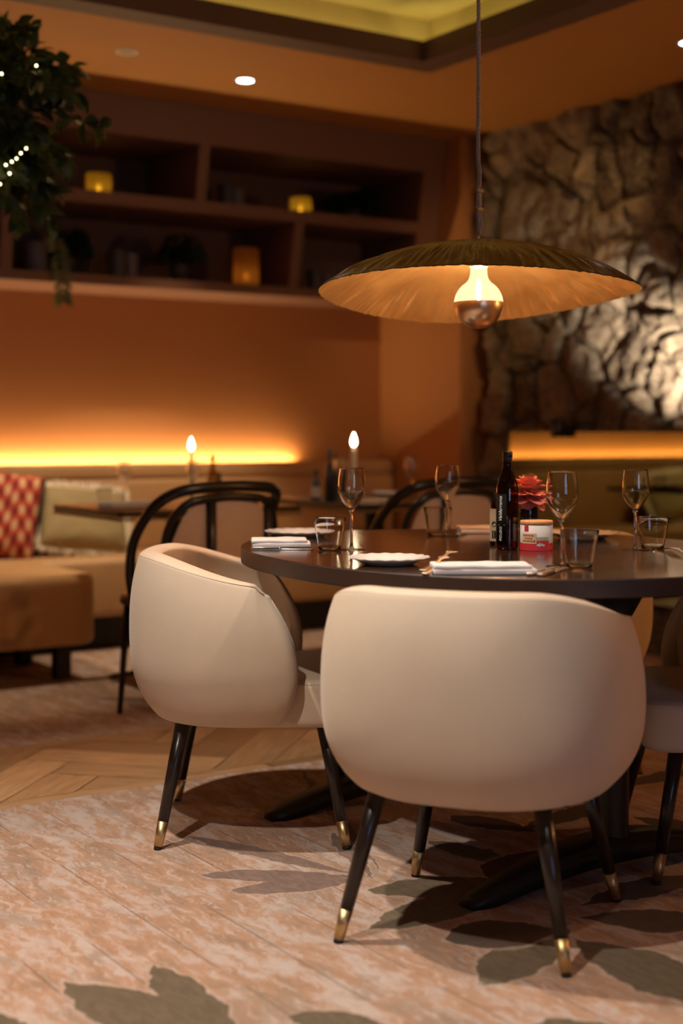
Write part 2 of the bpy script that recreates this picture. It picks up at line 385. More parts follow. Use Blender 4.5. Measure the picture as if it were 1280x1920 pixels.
def carpet():
    t = NT('printed_carpet'); v0 = t.obj()
    nz = t.n('ShaderNodeTexNoise'); t.set(nz.inputs['Vector'], v0); nz.inputs['Scale'].default_value = 22; nz.inputs['Detail'].default_value = 5
    vm = t.n('ShaderNodeVectorMath', operation='SUBTRACT'); t.set(vm.inputs[0], nz.outputs[1]); vm.inputs[1].default_value = (.5, .5, .5)
    vs = t.n('ShaderNodeVectorMath', operation='SCALE'); t.set(vs.inputs[0], vm.outputs[0]); vs.inputs['Scale'].default_value = .045
    va = t.n('ShaderNodeVectorMath', operation='ADD'); t.set(va.inputs[0], v0); t.set(va.inputs[1], vs.outputs[0]); v = va.outputs[0]
    st = t.map(v, sc=(2.6, .9, 1)); big = t.noise(st, 3.2, 8, .66, 1.2); mid = t.noise(t.map(v, loc=(3, 7, 1), sc=(3.6, 1, 1)), 8, 7, .68, .8); fine = t.noise(v0, 320, 2, .6)
    f = t.math('ADD', t.math('MULTIPLY', big, .55), t.math('MULTIPLY', mid, .45))
    col = t.ramp(f, [(.36, (.30, .205, .145)), (.44, (.44, .255, .155)), (.50, (.52, .30, .19)), (.53, (.55, .395, .32)), (.60, (.60, .475, .41))])
    col = t.mix(t.math('MULTIPLY', t.ramp(t.noise(t.map(v, loc=(9, 2, 4)), 30, 6, .7), [(.60, 0.0), (.68, 1.0)]), .55), col, (.22, .16, .11))
    col = t.mix(t.math('MULTIPLY', t.ramp(t.noise(t.map(v, loc=(5, 5, 2), sc=(2.2, .9, 1)), 4.5, 6, .7), [(.52, 0.0), (.60, 1.0)]), .6), col, (.34, .245, .18))
    col = t.mix(t.math('MULTIPLY', t.ramp(t.noise(t.map(v, loc=(1, 8, 3), sc=(5.5, 1, 1)), 13, 8, .72, .5), [(.54, 0.0), (.60, 1.0)]), .75), col, (.62, .49, .42))
    sp = t.n('ShaderNodeSeparateXYZ'); t.set(sp.inputs[0], v0)
    fr = t.math('FRACT', t.math('DIVIDE', sp.outputs[0], .155)); seam = t.math('LESS_THAN', t.math('ABSOLUTE', t.math('SUBTRACT', fr, .5)), .013)
    seam = t.math('MULTIPLY', seam, t.ramp(t.noise(t.map(v, sc=(6, 1.4, 1)), 2.2, 4), [(.41, 0.0), (.52, 1.0)]))
    col = t.mix(t.math('MULTIPLY', seam, .7), col, (.13, .09, .065))
    tones = [(.19, .120, .095), (.105, .078, .042), (.062, .040, .028)]
    for k, tc in enumerate(tones):
        acc = None; rib = None
        for b, tip, w, tn in LEAVES:
            if tn != k: continue
            d = tip - b; L = d.length; mp = t.map(v, loc=(b.x, b.y, 0), rot=(0, 0, atan2(d.y, d.x)), sc=(L, w, 1), typ='TEXTURE')
            s2 = t.n('ShaderNodeSeparateXYZ'); t.set(s2.inputs[0], mp); u = t.math('MAXIMUM', s2.outputs[0], -.4)
            up = t.math('MULTIPLY', t.math('MULTIPLY', u, t.math('SUBTRACT', 1.0, u)), t.math('ADD', 1.9, t.math('MULTIPLY', u, 3.5)))
            g = t.math('SUBTRACT', up, t.math('ABSOLUTE', s2.outputs[1])); acc = g if acc is None else t.math('MAXIMUM', acc, g)
        msk = t.ramp(acc, [(.0, 0.0), (.05, 1.0)])
        edge = t.ramp(acc, [(.0, 0.0), (.02, 1.0), (.07, 0.0)])
        vein = t.ramp(t.noise(t.map(v, sc=(5, 1.4, 1)), 14, 5), [(.42, 0.0), (.6, 1.0)])
        lc = t.mix(vein, tc, tuple(x * 1.35 for x in tc))
        halo = t.ramp(t.math('ADD', acc, .5), [(.34, 0.0), (.46, 1.0)])
        col = t.mix(t.math('MULTIPLY', halo, .55), col, (.60, .46, .37))
        col = t.mix(t.math('MULTIPLY', msk, .95), col, lc)
    col = t.mix(t.math('ADD', t.math('MULTIPLY', fine, .22), .10), col, (.10, .06, .04))
    return t.done(t.bsdf(col, .95, 0, fine, .5, .004))
M['carpet'] = carpet()

# ------------------------------------------------------------------ lights
def light(name, typ, loc, energy, col=(1, 1, 1), parent=None, target=None, rot=None, **kw):
    d = bpy.data.lights.new(name, typ); d.energy = energy; d.color = col
    for k, v in kw.items(): setattr(d, k, v)
    o = bpy.data.objects.new(name, d); COL.objects.link(o); o.location = loc
    if parent: o.parent = parent
    if target is not None: o.rotation_euler = (Vector(target) - Vector(loc)).to_track_quat('-Z', 'Y').to_euler()
    if rot is not None: o.rotation_euler = rot
    return o
W = bpy.data.worlds.new('world'); S.world = W; W.use_nodes = True
W.node_tree.nodes['Background'].inputs[0].default_value = (.30, .20, .13, 1); W.node_tree.nodes['Background'].inputs[1].default_value = .02

# ================================================================== ROOM
X0, X1, Y0, Y1, ZC = -2.0, 5.06, -2.9, 6.9, 2.65
def st(name, bm, m, smooth=False): return link(name, bm, m, smooth=smooth, kind='structure')
PY0, PY1 = 3.82, 4.55                                       # oak strip between two carpets
bm = bmesh.new(); box(bm, X0 - .1, X1 + .3, Y0 - .1, PY0, -.05, 0); box(bm, X0 - .1, X1 + .3, PY1, Y1 + .1, -.05, 0); box(bm, X0 - .1, X1 + .3, PY0, PY1, -.05, -.006)
floor = st('floor', bm, M['carpet'])
def clip(poly, ax, lim, keep):
    out = []
    for i in range(len(poly)):
        a, b = poly[i], poly[(i + 1) % len(poly)]; ia = keep(a[ax], lim); ib = keep(b[ax], lim)
        if ia: out.append(a)
        if ia != ib:
            t = (lim - a[ax]) / (b[ax] - a[ax]); out.append(tuple(a[k] + (b[k] - a[k]) * t for k in range(2)))
    return out
def herring():
    bm = bmesh.new(); tl = bm.faces.layers.float.new('tone_f'); data = []
    w, L = .16, .64; ge, le = (lambda a, b: a >= b), (lambda a, b: a <= b); c = cos(pi / 4)
    EDG = .055
    def add(poly, ax, tone):
        for lim, a_, k in ((PY0 + EDG, 1, ge), (PY1 - EDG, 1, le), (X0, 0, ge), (X1, 0, le)):
            poly = clip(poly, a_, lim, k)
            if len(poly) < 3: return
        data.append((poly, ax, tone))
    for i in range(-40, 60):
        for j in range(-40, 60):
            # plank A along p, plank B along q in the herringbone lattice
            px, qy = (i * w) + j * L, i * w - j * L
            for kind in (0, 1):
                if kind == 0: r = [(px, qy), (px + L, qy), (px + L, qy + w), (px, qy + w)]
                else: r = [(px, qy + w), (px + w, qy + w), (px + w, qy + w + L), (px, qy + w + L)]
                P = [((p - q) * c * -1 + 1.2, (p + q) * c + 3.0) for p, q in r]
                P = [(a, b) for a, b in P]
                cx = sum(a for a, b in P) / 4; cy = sum(b for a, b in P) / 4
                if cy < PY0 - .6 or cy > PY1 + .6 or cx < X0 - .6 or cx > X1 + .6: continue
                ax = (P[1][0] - P[0][0], P[1][1] - P[0][1]) if kind == 0 else (P[2][0] - P[1][0], P[2][1] - P[1][1])
                add(P, ax, random.random())
    for y0, y1 in ((PY0, PY0 + EDG), (PY1 - EDG, PY1)):
        x = X0
        while x < X1:
            l = random.uniform(1.2, 1.9); data.append(([(x, y0), (min(x + l, X1), y0), (min(x + l, X1), y1), (x, y1)], (1, 0), random.random())); x += l
    verts, faces, tone, grain = [], [], [], []
    for poly, ax, tn in data:
        cx = sum(p[0] for p in poly) / len(poly); cy = sum(p[1] for p in poly) / len(poly)
        l = sqrt(ax[0] ** 2 + ax[1] ** 2); ux, uy = ax[0] / l, ax[1] / l; off = random.uniform(0, 50); base = len(verts)
        for x, y in poly:
            dx, dy = x - cx, y - cy; d = sqrt(dx * dx + dy * dy) + 1e-6; k = max(0, 1 - .0035 / d)
            verts.append((cx + dx * k, cy + dy * k, 0.0)); tone.append(tn); grain.append((dx * ux + dy * uy + off, -dx * uy + dy * ux, 0))
        faces.append(tuple(range(base, base + len(poly))))
    me = bpy.data.meshes.new('parquet_strip'); me.from_pydata(verts, [], faces)
    a = me.attributes.new('tone', 'FLOAT', 'POINT'); g = me.attributes.new('grain', 'FLOAT_VECTOR', 'POINT')
    for k in range(len(verts)): a.data[k].value = tone[k]; g.data[k].vector = grain[k]
    me.materials.append(M['parquet']); o = bpy.data.objects.new('parquet_strip', me); COL.objects.link(o); o.parent = floor
    o['label'] = 'oak herringbone parquet strip between the two carpets'
    bm.free()
    # make sure normals face up
    b2 = bmesh.new(); b2.from_mesh(me); 
    for f in b2.faces:
        if f.normal.z < 0: f.normal_flip()
    b2.to_mesh(me); b2.free()
    return o
herring()
st('wall_back', mbox(X0 - .1, X1 + .3, Y1, Y1 + .1, 0, 3.0), M['wall'])
st('wall_left', mbox(X0 - .1, X0, Y0, Y1, 0, 3.0), M['wall'])
# window wall behind the viewer
bm = bmesh.new(); box(bm, X0, X1 + .3, Y0 - .12, Y0, 0, .75); box(bm, X0, X1 + .3, Y0 - .12, Y0, 2.25, 3.0)
WX = [(.15, .75), (.95, 1.55)]
xs = [X0] + [v for p in WX for v in p] + [X1 + .3]
for a, b in zip(xs[0::2], xs[1::2]): box(bm, a, b, Y0 - .12, Y0, .75, 2.25)
st('wall_front', bm, M['wall'])
for k, (a, b) in enumerate(WX):
    bm = bmesh.new(); t_ = .04
    for q in ((a, a + t_, .75, 2.25), (b - t_, b, .75, 2.25), (a, b, .75, .75 + t_), (a, b, 2.25 - t_, 2.25)): box(bm, q[0], q[1], Y0 - .09, Y0 - .03, q[2], q[3])
    wf = st('window_%d' % (k + 1), bm, M['blackwood'])
    link('pane', mbox(a + .02, b - .02, Y0 - .085, Y0 - .08, .77, 2.23), M['day'], wf, smooth=False)
# ceiling with the sunken light cove
HX0, HX1, HY0, HY1 = -1.2, 3.737, .2, 5.006
G, ZU = .14, 2.875
bm = bmesh.new()
for q in ((X0 - .1, HX0 - G), (HX1 + G, X1 + .3)): box(bm, q[0], q[1], Y0 - .1, Y1 + .1, ZC, 2.97)
for q in ((Y0 - .1, HY0 - G), (HY1 + G, Y1 + .1)): box(bm, HX0 - G, HX1 + G, q[0], q[1], ZC, 2.97)
st('ceiling', bm, M['ceil'])
bm = bmesh.new(); e = .004
box(bm, HX0 - G, HX1 + G, HY0 - G, HY1 + G, ZU, ZU + .05)
for q in ((HX0 - G, HX0 - G + e, HY0 - G, HY1 + G), (HX1 + G - e, HX1 + G, HY0 - G, HY1 + G), (HX0 - G, HX1 + G, HY0 - G, HY0 - G + e), (HX0 - G, HX1 + G, HY1 + G - e, HY1 + G)): box(bm, q[0], q[1], q[2], q[3], ZC + .02, ZU)
st('trim_1', bm, M['coffer'])
bm = bmesh.new()
for z0, z1, o_, i_ in ((ZC, ZC + .02, G, .0), (ZC + .02, 2.738, .035, .0)):
    box(bm, HX0 - o_, HX0, HY0 - o_, HY1 + o_, z0, z1); box(bm, HX1, HX1 + o_, HY0 - o_, HY1 + o_, z0, z1)
    box(bm, HX0, HX1, HY0 - o_, HY0, z0, z1); box(bm, HX0, HX1, HY1, HY1 + o_, z0, z1)
st('trim_2', bm, M['lip'])
def strip_light(name, a, b, z, sx, power, col, em, label, tgt, w=.012):
    a = Vector((*a, z)); b = Vector((*b, z)); c = (a + b) / 2; L = (b - a).length; h = atan2((b - a).y, (b - a).x)
    t = thing(name, label, 'light strip', c, h)
    link('strip', mbox(-L / 2, L / 2, -.005, .005, -.006, 0), M[em], t, smooth=False)
    link('carrier', mbox(-L / 2, L / 2, -.009, .009, -.012, -.006), M['white_ring'], t, smooth=False)
    d = light('strip_glow', 'AREA', (0, 0, .004), power, col, t, shape='RECTANGLE', size=L, size_y=w)
    d.rotation_euler = (pi + tgt, 0, 0)
    return t
CW = 3.3
strip_light('led_strip', (HX1 + .085, HY0), (HX1 + .085, HY1 + .08), ZC + .035, 0, CW, (1, .80, .26), 'led2', 'yellow light strip hidden in the ceiling cove, on its stone wall side', 0)
strip_light('led_strip', (HX0, HY1 + .085), (HX1 + .08, HY1 + .085), ZC + .035, 0, CW, (1, .80, .26), 'led2', 'yellow light strip hidden in the ceiling cove, on its shelf side', 0)

# right wall of rubble stone
def stone_wall():
    ya, yb, za, zb, s = 3.0, 6.13, 0.0, 2.66, .0125
    ny, nz = int((yb - ya) / s), int((zb - za) / s)
    verts, tone, faces = [], [], []
    for j in range(nz + 1):
        z = za + (zb - za) * j / nz
        edge = 6.06 + .075 * noise.noise((0, 3.3, z * 3.1)) + .05 * noise.noise((4, 1, z * 9)) + .02 * noise.noise((7, 1, z * 30)) + .10 * max(0, (1.15 - z) / .5) * (z > .65)
        for i in range(ny + 1):
            y = ya + (yb - ya) * i / ny
            w = Vector((y, z, 0)); q = Vector((y + .09 * noise.noise(w * 5) + .02 * noise.noise(w * 22), z + .09 * noise.noise(w * 5 + Vector((9, 9, 0))), 0))
            q2 = Vector((q.x * 4.6, q.y * 3.7, 1.7)); d, p = noise.voronoi(q2, distance_metric='DISTANCE')
            rid = noise.noise(p[0] * 7.13); rid2 = noise.noise(p[0] * 3.7 + Vector((5, 1, 2))); rid3 = noise.noise(p[0] * 5.1 + Vector((2, 8, 2)))
            e = d[1] - d[0]; bev = min(1, e / .20); bev = bev * (2 - bev)
            rel = q2 - p[0]
            h = bev * (.075 + .07 * rid + (rel.x * rid2 + rel.y * rid3) * .10) + .028 * noise.fractal(w * 11, 1.0, 2.0, 4) * bev + .008 * noise.noise(w * 60)
            x = 4.99 - max(-.03, h); yy = y
            if y > edge - .05:
                k = (y - edge + .05) / .05; x += .09 * min(1.4, k) ** 2; yy = min(y, edge + .012)
            verts.append((x, yy, z)); tone.append(max(0, min(1, .5 + .9 * rid2)) * (.25 + .75 * bev))
    for j in range(nz):
        for i in range(ny):
            a = j * (ny + 1) + i; faces.append((a, a + ny + 1, a + ny + 2, a + 1))
    me = bpy.data.meshes.new('wall_right'); me.from_pydata(verts, [], faces); at_ = me.attributes.new('tone', 'FLOAT', 'POINT')
    at_.data.foreach_set('value', tone)
    for p in me.polygons: p.use_smooth = True
    me.materials.append(M['stone']); o = bpy.data.objects.new('wall_right', me); COL.objects.link(o); o['kind'] = 'structure'
    b = bmesh.new(); box(b, X1 + .02, X1 + .3, Y0 - .1, 6.14, 0, ZC); link('masonry_core', b, M['plasterback'], o, smooth=False)
    b = bmesh.new(); box(b, 4.98, X1 + .02, Y0 - .1, 3.0, 0, ZC); link('plain_masonry', b, M['plasterback'], o, smooth=False)
stone_wall()
st('trim_3', mbox(4.84, X1 + .3, 6.14, 6.9, 0, ZC), M['wall'])                      # pier at the end of the shelf wall

# ================================================================== SHELF UNIT
def shelf():
    t = thing('built_in_shelf', 'brown built-in shelf with open cubbies over the banquette, under the ceiling', 'shelf', (0, 0, 0))
    xa, xb = 1.2, 4.835
    yf = lambda z: 6.42 + (z - 1.765) / (2.65 - 1.765) * (6.25 - 6.42)
    def slant(x0, x1, z0, z1, yb, dy=0.0):
        bm = bmesh.new(); v = box(bm, x0, x1, 6.3, yb, z0, z1)
        for q in v:
            if abs(q.co.y - 6.3) < 1e-6: q.co.y = yf(q.co.z) + dy
        return bm
    link('fascia', slant(xa, xb, 2.468, 2.648, 6.885), M['shelfp'], t, smooth=False)
    link('shelf_board', slant(xa, xb, 2.144, 2.200, 6.885), M['shelfp'], t, smooth=False)
    link('shelf_board', slant(xa, xb, 1.765, 1.812, 6.885), M['shelfp'], t, smooth=False)
    link('back_panel', mbox(xa, xb, 6.885, 6.898, 1.765, 2.648), M['shelfback'], t, smooth=False)
    for x, z0, z1 in ((3.358, 2.2, 2.468), (2.0, 2.2, 2.468), (3.944, 1.812, 2.144), (2.376, 1.812, 2.144)):
        link('divider', slant(x - .029, x + .029, z0, z1, 6.885, .004), M['shelfp'], t, smooth=False)
    link('end_panel', slant(4.70, xb, 1.812, 2.468, 6.885, .002), M['shelfp'], t, smooth=False)
    link('end_panel', slant(xa, xa + .05, 1.812, 2.468, 6.885, .002), M['shelfp'], t, smooth=False)
shelf()
ZL, ZM = 1.812, 2.200
def jar(name, r, h, mat, loc, label, cat, parts=None):
    t = thing(name, label, cat, loc)
    link('body', lathe([(r * .94, 0), (r, .01), (r, h - .006), (r * .97, h)] + ([(r * .90, h), (r * .90, .015), (0, .015)] if mat is not M['amber'] else []), 32, cap=mat is not M['amber']), mat, t)
    if parts: parts(t, r, h)
    return t
def flame_part(t, z, h=.05, r=.011, e=3, col=(1, .62, .25)):
    f = link('flame', lathe([(0, z), (r * .75, z + h * .15), (r, z + h * .35), (r * .72, z + h * .62), (r * .28, z + h * .86), (0, z + h)], 16), M['flame'], t)
    if e: light('flame_glow', 'POINT', (0, 0, z + h * .45), e, col, t, shadow_soft_size=r)
    return f
def votive_parts(t, r, h):
    link('tea_light', lathe([(r * .5, .004), (r * .5, .022), (0, .022)], 20), M['wax'], t)
    link('flame', lathe([(0, .022), (.010, .030), (.011, .038), (.006, .05), (0, .06)], 14), M['tflame'], t)
    light('flame_glow', 'POINT', (0, 0, .042), .35, (1, .62, .15), t, shadow_soft_size=.011)
jar('votive_candle', .062, .105, M['amber'], at_y(185, 361, 6.48).xy.to_3d() + Vector((0, 0, ZM)), 'glowing amber votive glass alone in the upper shelf cubby', 'candle', votive_parts)
jar('votive_candle', .058, .095, M['amber'], at_y(563, 401, 6.48).xy.to_3d() + Vector((0, 0, ZM)), 'small round amber votive on the upper shelf beside a dark fern', 'candle', votive_parts)
t = thing('pillar_candle', 'tall orange glowing pillar candle in the lower shelf cubby', 'candle', at_y(461, 532, 6.5).xy.to_3d() + Vector((0, 0, ZL)))
link('wax_body', lathe([(.066, 0), (.068, .006), (.068, .19), (.064, .196)], 32, cap=False), M['pillar'], t)
link('flame', lathe([(0, .03), (.012, .04), (.013, .05), (.007, .066), (0, .08)], 14), M['tflame'], t)
light('flame_glow', 'POINT', (0, 0, .052), .6, (1, .55, .12), t, shadow_soft_size=.012)
link('wick', tube([(0, 0, .01), (.002, 0, .03)], .0015, 6), M['black'], t)
dk = 'dark cylinders on the shelf'
for px, py, r, h, z, Y, mt, lb in ((424, 387, .045, .135, ZM, 6.55, 'pot', 'black cylinder vase on the upper shelf, next to the divider'), (443, 389, .042, .128, ZM, 6.62, 'potg', 'slate cylinder vase behind the black vase on the upper shelf'),
                              (220, 516, .045, .135, ZL, 6.5, 'pot', 'black cylinder vase on the lower shelf between the two ferns'), (243, 518, .043, .130, ZL, 6.55, 'potg', 'slate cylinder vase beside the black vase on the lower shelf'),
                              (590, 540, .042, .11, ZL, 6.5, 'pot', 'short black vase on the lower shelf behind the lamp rim'), (66, 510, .055, .15, ZL, 6.55, 'potg', 'grey cylinder pot on the lower shelf left of the trailing plant'),
                              (612, 541, .035, .10, ZL, 6.6, 'potg', 'short slate vase on the lower shelf nearest the lamp rim')):
    jar('vase', r, h, M[mt], at_y(px, py, Y).xy.to_3d() + Vector((0, 0, z)), lb, 'vase')
def leaf_geo(bm, p, d, n, L, w, curl=.15):
    d = d.normalized(); s = d.cross(n)
    if s.length < 1e-3: s = d.cross(Vector((1, 0, 0)))
    s.normalize(); n = s.cross(d).normalized()
    st_ = [(0, .02, 0), (.25, .75, .03), (.5, 1, .02), (.75, .66, -.05), (1, .0, -.16)]
    rows = []
    for u, ww, c in st_:
        q = p + d * (u * L) + n * (c * L * curl * 6)
        rows.append((bm.verts.new(q - s * (ww * w) + n * (ww * w * .25)), bm.verts.new(q), bm.verts.new(q + s * (ww * w) + n * (ww * w * .25))))
    for A, B in zip(rows, rows[1:]):
        bm.faces.new((A[0], A[1], B[1], B[0])); bm.faces.new((A[1], A[2], B[2], B[1]))
def rv():
    while True:
        v = Vector((random.uniform(-1, 1), random.uniform(-1, 1), random.uniform(-1, 1)))
        if .05 < v.length < 1: return v.normalized()
def fern(loc, r, h, n, label, pot=True, pr=.05, ph=.09, seed=1, hang=0, name='potted_fern'):
    random.seed(seed); t = thing(name, label, 'plant', loc)
    z0 = ph if pot else 0
    link('pot', lathe([(pr * .75, 0), (pr, ph * .8), (pr * 1.05, ph), (pr * .9, ph), (pr * .85, ph * .85), (0, ph * .8)], 24), M['pot'], t)
    fb, sb = bmesh.new(), bmesh.new()
    for k in range(n):
        a = random.uniform(0, 2 * pi); out = random.uniform(.5, 1) * r; up = random.uniform(.4, 1) * h
        P = [Vector((0, 0, z0 - .01)), Vector((cos(a) * out * .4, sin(a) * out * .4, z0 + up)), Vector((cos(a) * out * .8, sin(a) * out * .8, z0 + up * .9)), Vector((cos(a) * out, sin(a) * out, z0 + up * .45))]
        pts = smoothpath(P, 5); tube(pts, .0015, 5, sb)
        for i in range(3, len(pts)):
            d = (pts[i] - pts[i - 1]).normalized(); s = d.cross(Vector((0, 0, 1))).normalized()
            for sg in (-1, 1): leaf_geo(fb, pts[i], s * sg + d * .5 + Vector((0, 0, -.2)), Vector((0, 0, 1)), .045, .011)
    link('fronds', fb, M['leafd'], t); link('stalks', sb, M['stem'], t)
    return t
fern(at_y(660, 410, 6.58).xy.to_3d() + Vector((0, 0, ZM)), .17, .11, 30, 'dark fern spreading over the upper shelf at its pier end', seed=3, ph=.06)
fern(at_y(335, 523, 6.55).xy.to_3d() + Vector((0, 0, ZL)), .14, .14, 26, 'dark bushy fern in a black pot on the lower shelf', seed=4)
tp = fern(at_y(125, 512, 6.60).xy.to_3d() + Vector((0, 0, ZL)), .13, .14, 24, 'trailing plant on the lower shelf hanging a pale green sprig over its edge', seed=5, name='trailing_plant')
# sprig that hangs over the shelf edge
random.seed(11); P0 = tp.location
sp_ = [Vector((0, 0, .09)), Vector((-.11, -.13, .15)), Vector((-.135, -.225, .11)), Vector((-.13, -.252, .01)), Vector((-.125, -.252, -.08)), Vector((-.125, -.250, -.135))]
pts = smoothpath(sp_, 6); fb = bmesh.new()
for i in range(8, len(pts), 2):
    d = (pts[i] - pts[i - 1]).normalized()
    for sg in (-1, 1):
        leaf_geo(fb, pts[i], Vector((cos(YAW) * sg, -sin(YAW) * sg, 0)) + d * .75 + rv() * .2, Vector((-.5, -.8, .2)), .058, .0125)
link('sprig_leaves', fb, M['leafp'], tp)['label'] = 'pale green leaves hanging down'
link('sprig_stem', tube(pts, .0022, 6), M['stem'], tp)

# ================================================================== BANQUETTE
def banquette():
    t = thing('banquette', 'tan leather banquette bench along the shelf wall', 'bench', (0, 0, 0))
    xa, xb = .6, 4.82
    link('plinth', mbox(xa, xb, 6.40, 6.80, 0.0, .165), M['plinth'], t, smooth=False)
    link('seat', rrect_prism(xa, xb, 6.29, 6.86, .165, .45, (.03,) * 4, .035), M['leather'], t)
    link('backrest', rrect_prism(xa, xb, 6.73, 6.842, .44, .812, (.02,) * 4, .028), M['leather'], t)
    link('headrest', rrect_prism(xa, xb, 6.735, 6.838, .812, .892, (.02,) * 4, .022), M['leather'], t)
banquette()
LED = strip_light('led_strip', (.7, 6.868), (4.24, 6.868), .868, 0, 32, (1, .69, .34), 'led', 'amber light strip glowing behind the banquette headrest', 0, w=.01)
def bench_end():
    t = thing('bench_ottoman', 'wide tan leather bench end on dark legs, nearest at the far left', 'bench', (0, 0, 0))
    link('cushion', rrect_prism(1.2, 2.48, 5.60, 6.285, .15, .45, (.05, .11, .03, .03), .03, 10), M['leather'], t)
    for x, y in ((2.335, 5.70), (1.36, 5.70), (2.335, 6.15), (1.36, 6.15)):
        link('leg', mbox(x - .033, x + .033, y - .033, y + .033, 0, .155), M['plinth'], t, smooth=False, bevel=.004)
bench_end()
def pillow_bm(w, h, th, n=26):
    bm = bmesh.new(); g = {}
    for sd in (1, -1):
        for i in range(n + 1):
            for j in range(n + 1):
                u, v = 2 * i / n - 1, 2 * j / n - 1; b = max(0, (1 - u ** 4) * (1 - v ** 4)) ** .55
                pin = 1 - .07 * (1 - (abs(u) * abs(v)) ** 1.0) * (abs(u) + abs(v)) * .5
                if b == 0 and sd == -1: g[(sd, i, j)] = g[(1, i, j)]; continue
                g[(sd, i, j)] = bm.verts.new((u * w / 2 * pin, sd * (b * th / 2 + .006 * noise.noise((u * 3, v * 3, sd * 2.)) * b), v * h / 2 * pin))
        for i in range(n):
            for j in range(n):
                f = [g[(sd, i, j)], g[(sd, i + 1, j)], g[(sd, i + 1, j + 1)], g[(sd, i, j + 1)]]
                bm.faces.new(f if sd == -1 else f[::-1])
    return bm
p = at_y(-8, 960, 6.58)
o = thing('cushion', 'red cushion with dark and cream diamond weave leaning on the banquette', 'cushion', (p.x, p.y, .665))
o.rotation_euler = (-.22, .16, -.35)
link('cover', pillow_bm(.40, .42, .15), M['redpat'], o)
link('dark_back', pillow_bm(.41, .42, .12), M['blackcloth'], o, loc=(.012, .045, -.004))['label'] = 'black back of the cushion'
p = at_y(154, 968, 6.56)
o = thing('cushion', 'olive cushion with a cream fringe lying on the banquette seat', 'cushion', (p.x, p.y, .625))
o.rotation_euler = (-.46, .10, -.10)
link('cover', pillow_bm(.46, .33, .15), M['olivec'], o)
fb = bmesh.new(); random.seed(5)
peri = []
for k in range(150):
    s = k / 150 * 4; q = int(s); f_ = s - q; e = [(-1 + 2 * f_, -1), (1, -1 + 2 * f_), (1 - 2 * f_, 1), (-1, 1 - 2 * f_)][q]
    peri.append(Vector((e[0] * .215, 0, e[1] * .152)))
for k in range(150):
    for rep in range(3):
        a = peri[k]; out = Vector((a.x / .215, 0, a.z / .152)).normalized() * .042 + rv() * .014
        tube([a, a + out * .5 + rv() * .004, a + out], lambda u: .0065 * (1 - .5 * u), 5, fb)
link('fringe', fb, M['fringe'], o)

# ================================================================== BISTRO TABLES AND CANE CHAIRS
def bistro(x0, x1, y0, y1, label):
    cx, cy = (x0 + x1) / 2, (y0 + y1) / 2
    t = thing('bistro_table', label, 'table', (cx, cy, 0), 0, None)
    a, b = (x1 - x0) / 2, (y1 - y0) / 2
    link('tabletop', rrect_prism(-a, a, -b, b, .728, .75, (.03,) * 4, .004), M['gloss_top'], t)
    bb = bmesh.new()
    for k in range(46):
        for (x, y) in ((-a - .002 + 2 * a * k / 45, -b + .008), (-a + .008, -b + 2 * b * k / 45)):
            bmesh.ops.create_icosphere(bb, subdivisions=1, radius=.0085, matrix=Matrix.Translation((x * .99, y * .985, .718)))
    link('beaded_edge', bb, M['beads'], t)
    link('column', lathe([(.045, .03), (.045, .69), (.11, .70), (.11, .728)], 24), M['iron'], t)
    bs = bmesh.new()
    for k in range(4):
        an = pi / 4 + k * pi / 2; tube([(0, 0, .055), (cos(an) * .15, sin(an) * .15, .045), (cos(an) * .3, sin(an) * .3, .016)], lambda u: .03 * (1 - .5 * u), 8, bs, flat=.6)
    link('base', bs, M['iron'], t)
    return t
T1 = (2.29, 3.12, 5.00, 5.68); T2 = (3.36, 4.12, 4.95, 5.80)
bistro(*T1, 'dark square bistro table in front of the cushions, set for dinner')
bistro(*T2, 'dark square bistro table beside the pier, holding the tall white candle')
